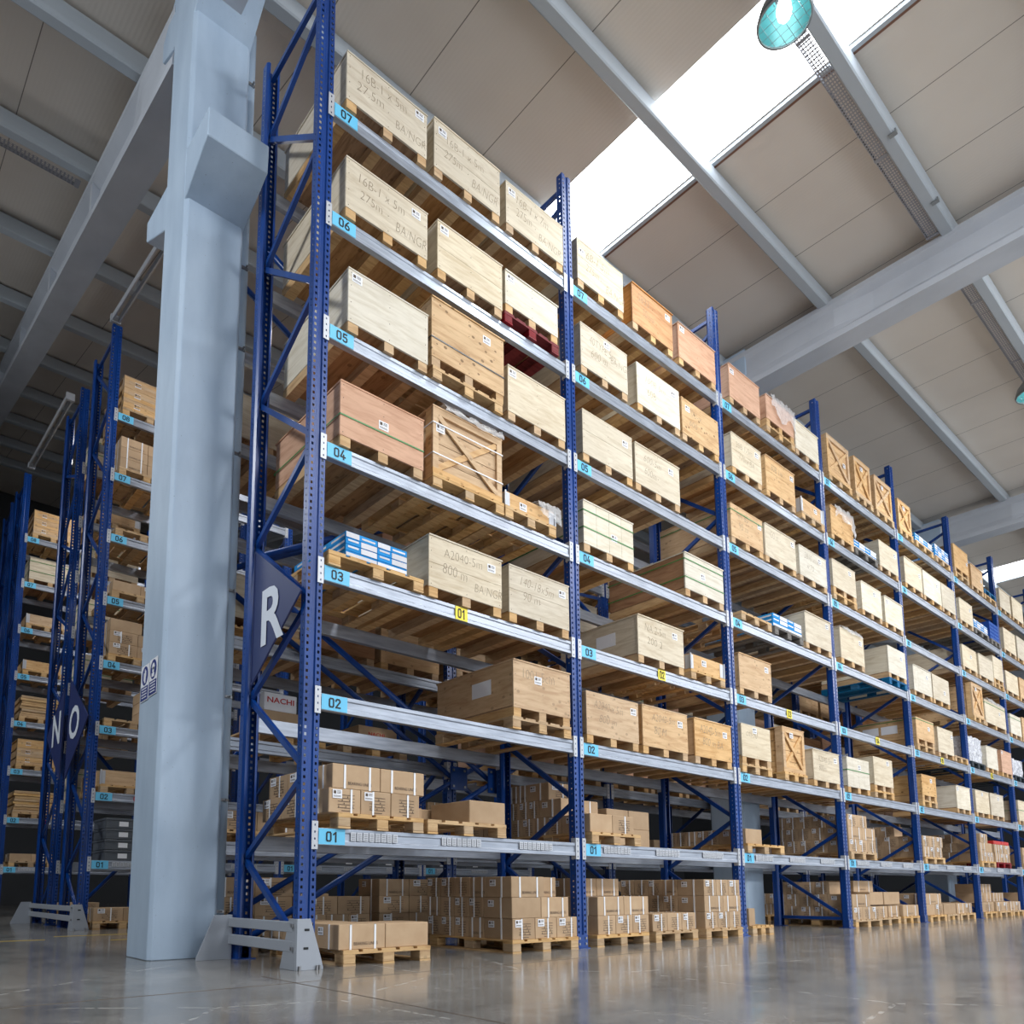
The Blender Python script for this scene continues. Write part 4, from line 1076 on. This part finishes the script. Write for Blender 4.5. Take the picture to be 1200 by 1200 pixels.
stack(4.70, 5.46, -.01, PZ, H, [('eee', 4.70, 5.43, 0, .34, 'seee', 1.12), ('ss', 4.70, 5.44, 0, .34, 'eees', 1.12), ('eee', 4.70, 5.43, 0, .34, 'seee', 1.12)], 'far floor stack, second bay')
cp(5.64, 6.12, 0, 'wooden pallet with one plain carton on the floor of the third bay', d=1.1)
carton(5.66, 5.80, .02, .40, PZ, .2, 'p', 'plain open carton on the floor pallet of the third bay')
cp(8.40, 9.3, 0, 'wooden pallet under the tall carton stack on the floor of the fourth bay')
stack(8.38, 9.3, -.01, PZ, H, [('eee', 8.38, 9.31, 0, .34, 'eees', 1.14), ('s', 8.38, 8.97, 0, .34, 'eees', 1.14), ('', 8.38, 9.2, .3, 0, 'eeee', 1.14)], 'tall floor stack, fourth bay')
cp(9.4, 10.22, 0, 'wooden pallet under loose cartons on the floor of the fourth bay', y=.05)
for q, (a, b_, y0, z, hh, kk) in enumerate(((9.36, 9.86, .1, 0, .17, 'e'), (9.9, 10.3, .1, 0, .17, 's'), (9.3, 9.78, .12, 1, .19, 'p'), (9.82, 10.42, .12, 1, .19, 'p'), (9.2, 9.9, .3, 2, .17, 's'))):
    carton(a, b_, y0, y0 + .5, PZ + z * .19, hh, kk, f'brown carton, {ORD[q]} of the loose pile on the floor, fourth bay')
cp(10.34, 11.0, 0, 'wooden pallet under two long cartons on the floor of the fourth bay', y=.05)
carton(10.36, 11.0, .06, .46, PZ, .175, 's', 'long brown carton on the last floor pallet of the fourth bay')
for bq, xs in ((4, ((11.23, 11.98, 'pe'), (12.02, 12.6, 'p'), (12.66, 13.8, 'se'))), (5, ((14.02, 14.74, 'e'), (14.9, 15.7, 'ee'), (15.75, 16.5, 'se'))), (6, ((16.9, 17.65, 'ee'), (17.75, 18.5, 'se'),))):
    for q, (a, b_, kk) in enumerate(xs):
        cp(a, min(b_, a + .8), 0, f'wooden pallet, {ORD[q]} on the floor of the {ORD[bq]} bay')
        lay = [(kk, a, min(b_, a + .8), .02, .4, 'e', .8)]
        if q == 0 and bq == 4: lay.append(('s', a, a + .7, .02, .4, '', .8))
        if q == 1: lay.append(('es', a, min(b_, a + .8), .3, .4, '', .8))
        if bq == 5 and q > 0: lay.append(('ss', a, min(b_, a + .8), .3, .4, '', .8))
        stack(a, b_, 0, PZ, H, lay, f'{ORD[q]} floor pallet, {ORD[bq]} bay')

# loads on the rack behind (back to back with the front rack) --------------------
rq = random.Random(11)
QY = 1.88
for b in range(6):
    for l in range(1, 6):
        for i in range(3):
            if (b, l, i) in ((0, 2, 0), (0, 2, 1), (0, 2, 2)) or rq.random() < .12: continue
            X = b * P + .40 + i * .87; w = .76 + rq.random() * .05; where = f"{ORD[i]} load, {ORD[l-1]} level, {ORD[b]} bay of the second rack"
            if l == 1:
                cp(X - .39, X + .39, l * LZ + .0015, f"wooden pallet, {where}", y=QY, d=1.05)
                stack(X - .38, X + .38, QY, l * LZ + PZ + .0015, H, [('es', X - .38, X + .38, 0, .4, '', 1)] + ([('ee', X - .38, X + .38, 0, .4, '', 1)] if rq.random() < .6 else []), where)
            else:
                lk = rq.choice(['pale', 'tan', 'pale', 'pink', 'brown'])
                if rq.random() < .35:
                    pallet(X, QY + .52, l * LZ + .0015, f"wooden pallet, {where}", d=1.05)
                    crate(X, QY + .52, l * LZ + PZ + .0015, w, .5, lk, f"{'dark brown' if lk == 'brown' else LOOK[lk]} crate on a pallet, {where}", d=1.04, detail=False, group='crates on the second rack', straps=[('g', .7)] if rq.random() < .3 else [])
                else: crate(X, QY + .52, l * LZ + .0015, w, .52, lk, f"{'dark brown' if lk == 'brown' else LOOK[lk]} crate, {where}", d=1.04, detail=False, group='crates on the second rack', straps=[('g', .7)] if rq.random() < .3 else [])
# floor of the second rack
for b in range(5):
    for i in range(3):
        if b == 2 and i == 2: continue
        X = b * P + .40 + i * .87; where = f"{ORD[i]} floor pallet, {ORD[b]} bay of the second rack"
        cp(X - .39, X + .39, 0, f"wooden pallet, {where}", y=QY, d=1.05)
        stack(X - .38, X + .38, QY, PZ, H, [('ese'[:2 + (i % 2)], X - .38, X + .38, 0, .4, '', 1), ('ee', X - .38, X + .38, 0, .4, '', 1)] + ([('se', X - .38, X + .38, 0, .4, '', 1)] if i != 1 and b < 3 else []), where)
# cartons with red brand print, seen between the uprights
cp(.30, 1.1, 2 * LZ + .0015, 'wooden pallet under the white and brown printed cartons behind the R sign', y=QY, d=1.05)
carton(.36, .80, QY, QY + .4, 2 * LZ + PZ + .0015, .2, 'p', 'brown taped carton under the white one behind the R sign')
t = thing('carton', 'white carton with large red NACHI lettering behind the R sign post', 'carton', (.60, QY + .2, 2 * LZ + PZ + .0015 + .2), 0, None)
link('carton_body', bevelled(MB().box(-.17, .17, -.2, .2, 0, .17).mesh('carton', 'cartonwhite'), .004), t); lettering('printed_text', 'NACHI', t, 'redink', -.14, .075, -.202, .055, .02, 0, .28)
cp(1.3, 2.1, 2 * LZ + .0015, 'wooden pallet under the brown printed carton seen below the 02 beam', y=QY, d=1.05)
t = thing('carton', 'brown carton with small red NACHI lettering, seen below the 02 beam', 'carton', (1.72, QY + .2, 2 * LZ + PZ + .0015), 0, None)
link('carton_body', bevelled(MB().box(-.24, .24, -.2, .2, 0, .2).mesh('carton', 'carton'), .004), t); lettering('printed_text', 'NACHI', t, 'redink', -.12, .10, -.202, .04, .015, 0, .2)

# ------------------------------------------------------------------ rack across the aisle (O sign) and the farthest rack
def bin_box(x, y, z, w, h, label):
    t = thing('storage_bin', label, 'bin', (x, y, z), 0, 'grey storage bins')
    link('bin_body', cached(('bin', w, h), lambda: bevelled(MB().box(-w / 2, w / 2, -.3, .3, 0, h - .01).box(-w / 2 - .008, w / 2 + .008, -.308, .308, h - .035, h - .004).mesh('bin', 'binGrey'), .004)), t)
    link('label_card', cached('bincard', lambda: MB().box(-.06, .06, -.3025, -.3, .03, .095).mesh('card', 'paper')), t)
    return t
for k in range(3):
    for c in range(3 if k else 2):
        for r in range(4 if k == 0 else 2):
            X = OX + k * P + .36 + c * (.49 if k == 0 else .8)
            bin_box(X, OY + .3, OZ + .0015 + r * .145, .46, .143, f'grey storage bin, {ORD[r]} up in the {ORD[c]} column, {ORD[k]} bay across the aisle')
    for i in range(3):
        X = OX + k * P + .42 + i * .85; where = f'{ORD[i]} floor pallet, {ORD[k]} bay across the aisle'
        cp(X - .39, X + .39, 0, f'wooden pallet, {where}', y=OY, d=1.1)
        stack(X - .38, X + .38, OY + .02, PZ, H, [('es', X - .38, X + .38, 0, .4, '', 1), ('ee', X - .38, X + .38, 0, .4, '', 1)][:1 + (i + k) % 2], where)
        if k: 
            cp(X - .39, X + .39, 2 * OZ + .0015, f'wooden pallet, second level, {ORD[i]} load, {ORD[k]} bay across the aisle', y=OY, d=1.1)
            stack(X - .38, X + .38, OY + .02, 2 * OZ + PZ + .0015, H, [('es', X - .38, X + .38, 0, .4, '', 1)], f'second level, {ORD[i]} load, {ORD[k]} bay across the aisle')
def oload(l, i, what, X=None, Y=OY, zz=None, rack='rack across the aisle'):
    X = OX + .42 + i * .85 if X is None else X; z = (l * OZ if zz is None else zz) + .0015; where = f'{ORD[l-1]} level, {ORD[i]} load of the {rack}'
    if what == 'cartons':
        cp(X - .39, X + .39, z, f'wooden pallet, {where}', y=Y, d=1.1)
        stack(X - .38, X + .38, Y + .02, z + PZ, .16, [('ss', X - .38, X + .38, 0, .4, 'se', .9)] * 3, where)
    elif what == 'low':
        cp(X - .39, X + .39, z, f'wooden pallet, {where}', y=Y, d=1.1)
        stack(X - .38, X + .38, Y + .02, z + PZ, .15, [('pe', X - .38, X + .38, 0, .5, '', .9)], where)
    elif what == 'tall':
        cp(X - .39, X + .39, z, f'wooden pallet, {where}', y=Y, d=1.1)
        stack(X - .38, X + .38, Y + .02, z + PZ, .17, [('ee', X - .38, X + .38, 0, .5, 'ee', .9), ('ep', X - .38, X + .38, 0, .5, 'e', .9), ('p', X - .38, X + .05, 0, .5, '', .9)], where)
    elif what == 'empty': cp(X - .39, X + .39, z, f'empty wooden pallet, {where}', y=Y, d=1.1)
    elif what == 'collar':
        cp(X - .39, X + .39, z, f'wooden pallet under a collar, {where}', y=Y, d=1.1)
        tray_box(X, Y + .55, z + PZ, .76, .2, f'wooden pallet collar with steel hinges, {where}', d=1.06)
    elif what == 'planks':
        cp(X - .39, X + .39, z, f'wooden pallet under flat boards, {where}', y=Y, d=1.1)
        for r in range(8):
            tag(link('timber_board', bevelled(MB().box(-.37, .37, -.5, .5, 0, .05).mesh('board', 'pallet'), .006), None, (X + .015 * ((r * 7) % 3 - 1), Y + .53 + .01 * (r % 2), z + PZ + r * .055)), f'flat timber board, {ORD[r]} from below, {where}', 'board', 'stacked timber boards')
    elif what == 'slat':
        cp(X - .39, X + .39, z, f'wooden pallet under slatted boxes, {where}', y=Y, d=1.1)
        for r in range(3): slat_crate(X, Y + .55, z + PZ + r * .17, .76, .155, f'low slatted box, {ORD[r]} from below, {where}', d=1.06, lab=(.25, .5), group='low slatted boxes')
    elif what == 'crate': crate(X, Y + .55, z, .8, .55, 'pale', f'pale crate with two green straps, {where}', straps=[('g', .8), ('g', .35)], detail=False)
for l, what in ((8, 'slat'), (7, 'cartons'), (6, 'empty'), (5, 'low'), (4, 'tall'), (3, 'empty'), (2, 'collar')):
    oload(l, 0, what)
for r in range(3): carton(.58, .80, OY + .04, OY + .4, 3 * OZ + PZ + .002 + r * .15, .15, 'ep'[r == 2], f'small brown carton, {ORD[r]} from below on the third level pallet across the aisle')
oload(8, 1, 'crate'); oload(6, 1, 'low'); oload(5, 1, 'crate')
for l, what in ((8, 'slat'), (7, 'crate'), (6, 'collar'), (5, 'collar'), (4, 'planks'), (3, 'slat'), (2, 'planks'), (1, 'low')):
    oload(l, 0, what, .45, MY, l * MZ, 'farthest rack')
oload(1, 1, 'low', 1.4, MY, 0, 'farthest rack floor')
for l, what in ((8, 'crate'), (7, 'collar'), (6, 'crate'), (5, 'crate'), (4, 'crate'), (3, 'low'), (2, 'crate')):
    oload(l, 0, what, .55, NY - 1.05, None, 'N sign rack')

# what the photograph shows nothing of is left out
HIDDEN = {'product_box': '22 23 26 27 30 31 34 35 38 39 43 46 47 50 51 55 58 59 62 63 66 67 70 71 74 75 78 79 82 83 86 87 94 95 98 99 102 103 106 107', 'carton': '10 86 90 93 94 96 97 193 210 220 221 222 228 229 230 231 233 235 236 240 241 242 243 244 245 246 247 248 249 250 251 252 253 254 255 256 258 259 283 284 285 286 287 300 301 302 303 304 305 306 307 308 314 315 316 317 318 319 320 321 322 323 324 325 326 327 329 337 339 340 341 347 350 351 353 355 358 359 362 363 364 365 368 369 383', 'wooden_crate': '103 105 112 125 127 130 131 132', 'pallet': '89 90 92 93 98 105 108 109 111 112 113 119 123 126 128 130', 'storage_bin': '9 11 13 15 17 19'}
for base, nums in HIDDEN.items():
    for q in nums.split():
        o = bpy.data.objects.get(base if q == '0' else '%s.%03d' % (base, int(q)))
        for ch in list(o.children_recursive): bpy.data.objects.remove(ch)
        bpy.data.objects.remove(o)

# ------------------------------------------------------------------ camera, light
cam = bpy.data.cameras.new('camera'); co = bpy.data.objects.new('camera', cam); COL.objects.link(co); scene.camera = co
co.location = (-2.573, -4.541, .527)
yaw, pit = math.radians(39.4705), math.radians(7.1525)
d = Vector((math.sin(yaw) * math.cos(pit), math.cos(yaw) * math.cos(pit), math.sin(pit)))
co.rotation_euler = d.to_track_quat('-Z', 'Y').to_euler()
cam.sensor_width = 36; cam.lens = 873.78 / 1200 * 36; cam.shift_x = (600 - 528.73) / 1200; cam.shift_y = (932.86 - 600) / 1200
cam.clip_end = 200

W = bpy.data.worlds.new('daylight'); scene.world = W; W.use_nodes = True
bg = W.node_tree.nodes['Background']; bg.inputs[0].default_value = (.86, .93, 1, 1); bg.inputs[1].default_value = 1.6
def area(x, y, z, sx, sy, e, rot=(0, 0, 0), color=(1, .99, .98)):
    li = bpy.data.lights.new('hall_light', 'AREA'); li.shape = 'RECTANGLE'; li.size = sx; li.size_y = sy; li.energy = e; li.color = color
    o = bpy.data.objects.new('hall_light', li); COL.objects.link(o); o.location = (x, y, z); o.rotation_euler = rot; return o
# lamps of the open hall in front of the racks, weaker ones over the rear aisles, and an added near-end fill pair
for x in (2, 10, 18, 26):
    area(x, -8.5, 8.3, 1.2, 1.2, 430, (math.radians(28), 0, 0))
area(-6.5, .5, 7.8, 1.5, 1.5, 300, (0, math.radians(-40), 0), (.93, .97, 1))  # unseen fill added to brighten the column's left face and rack ends
area(-6.5, 8.5, 8.3, 1.5, 1.5, 220, (0, math.radians(-35), 0), (.93, .97, 1))  # second added fill, for the far rack ends and left roof
area(2.5, 4.5, 8.6, .8, 1.0, 110)
area(2.5, 10.6, 9.6, .8, 1.0, 160)

vs = scene.view_settings; scene.display_settings.display_device = 'sRGB'; vs.view_transform = 'Standard'; vs.look = 'None'; vs.exposure = 0.0; vs.gamma = 1.0
vs.use_curve_mapping = False
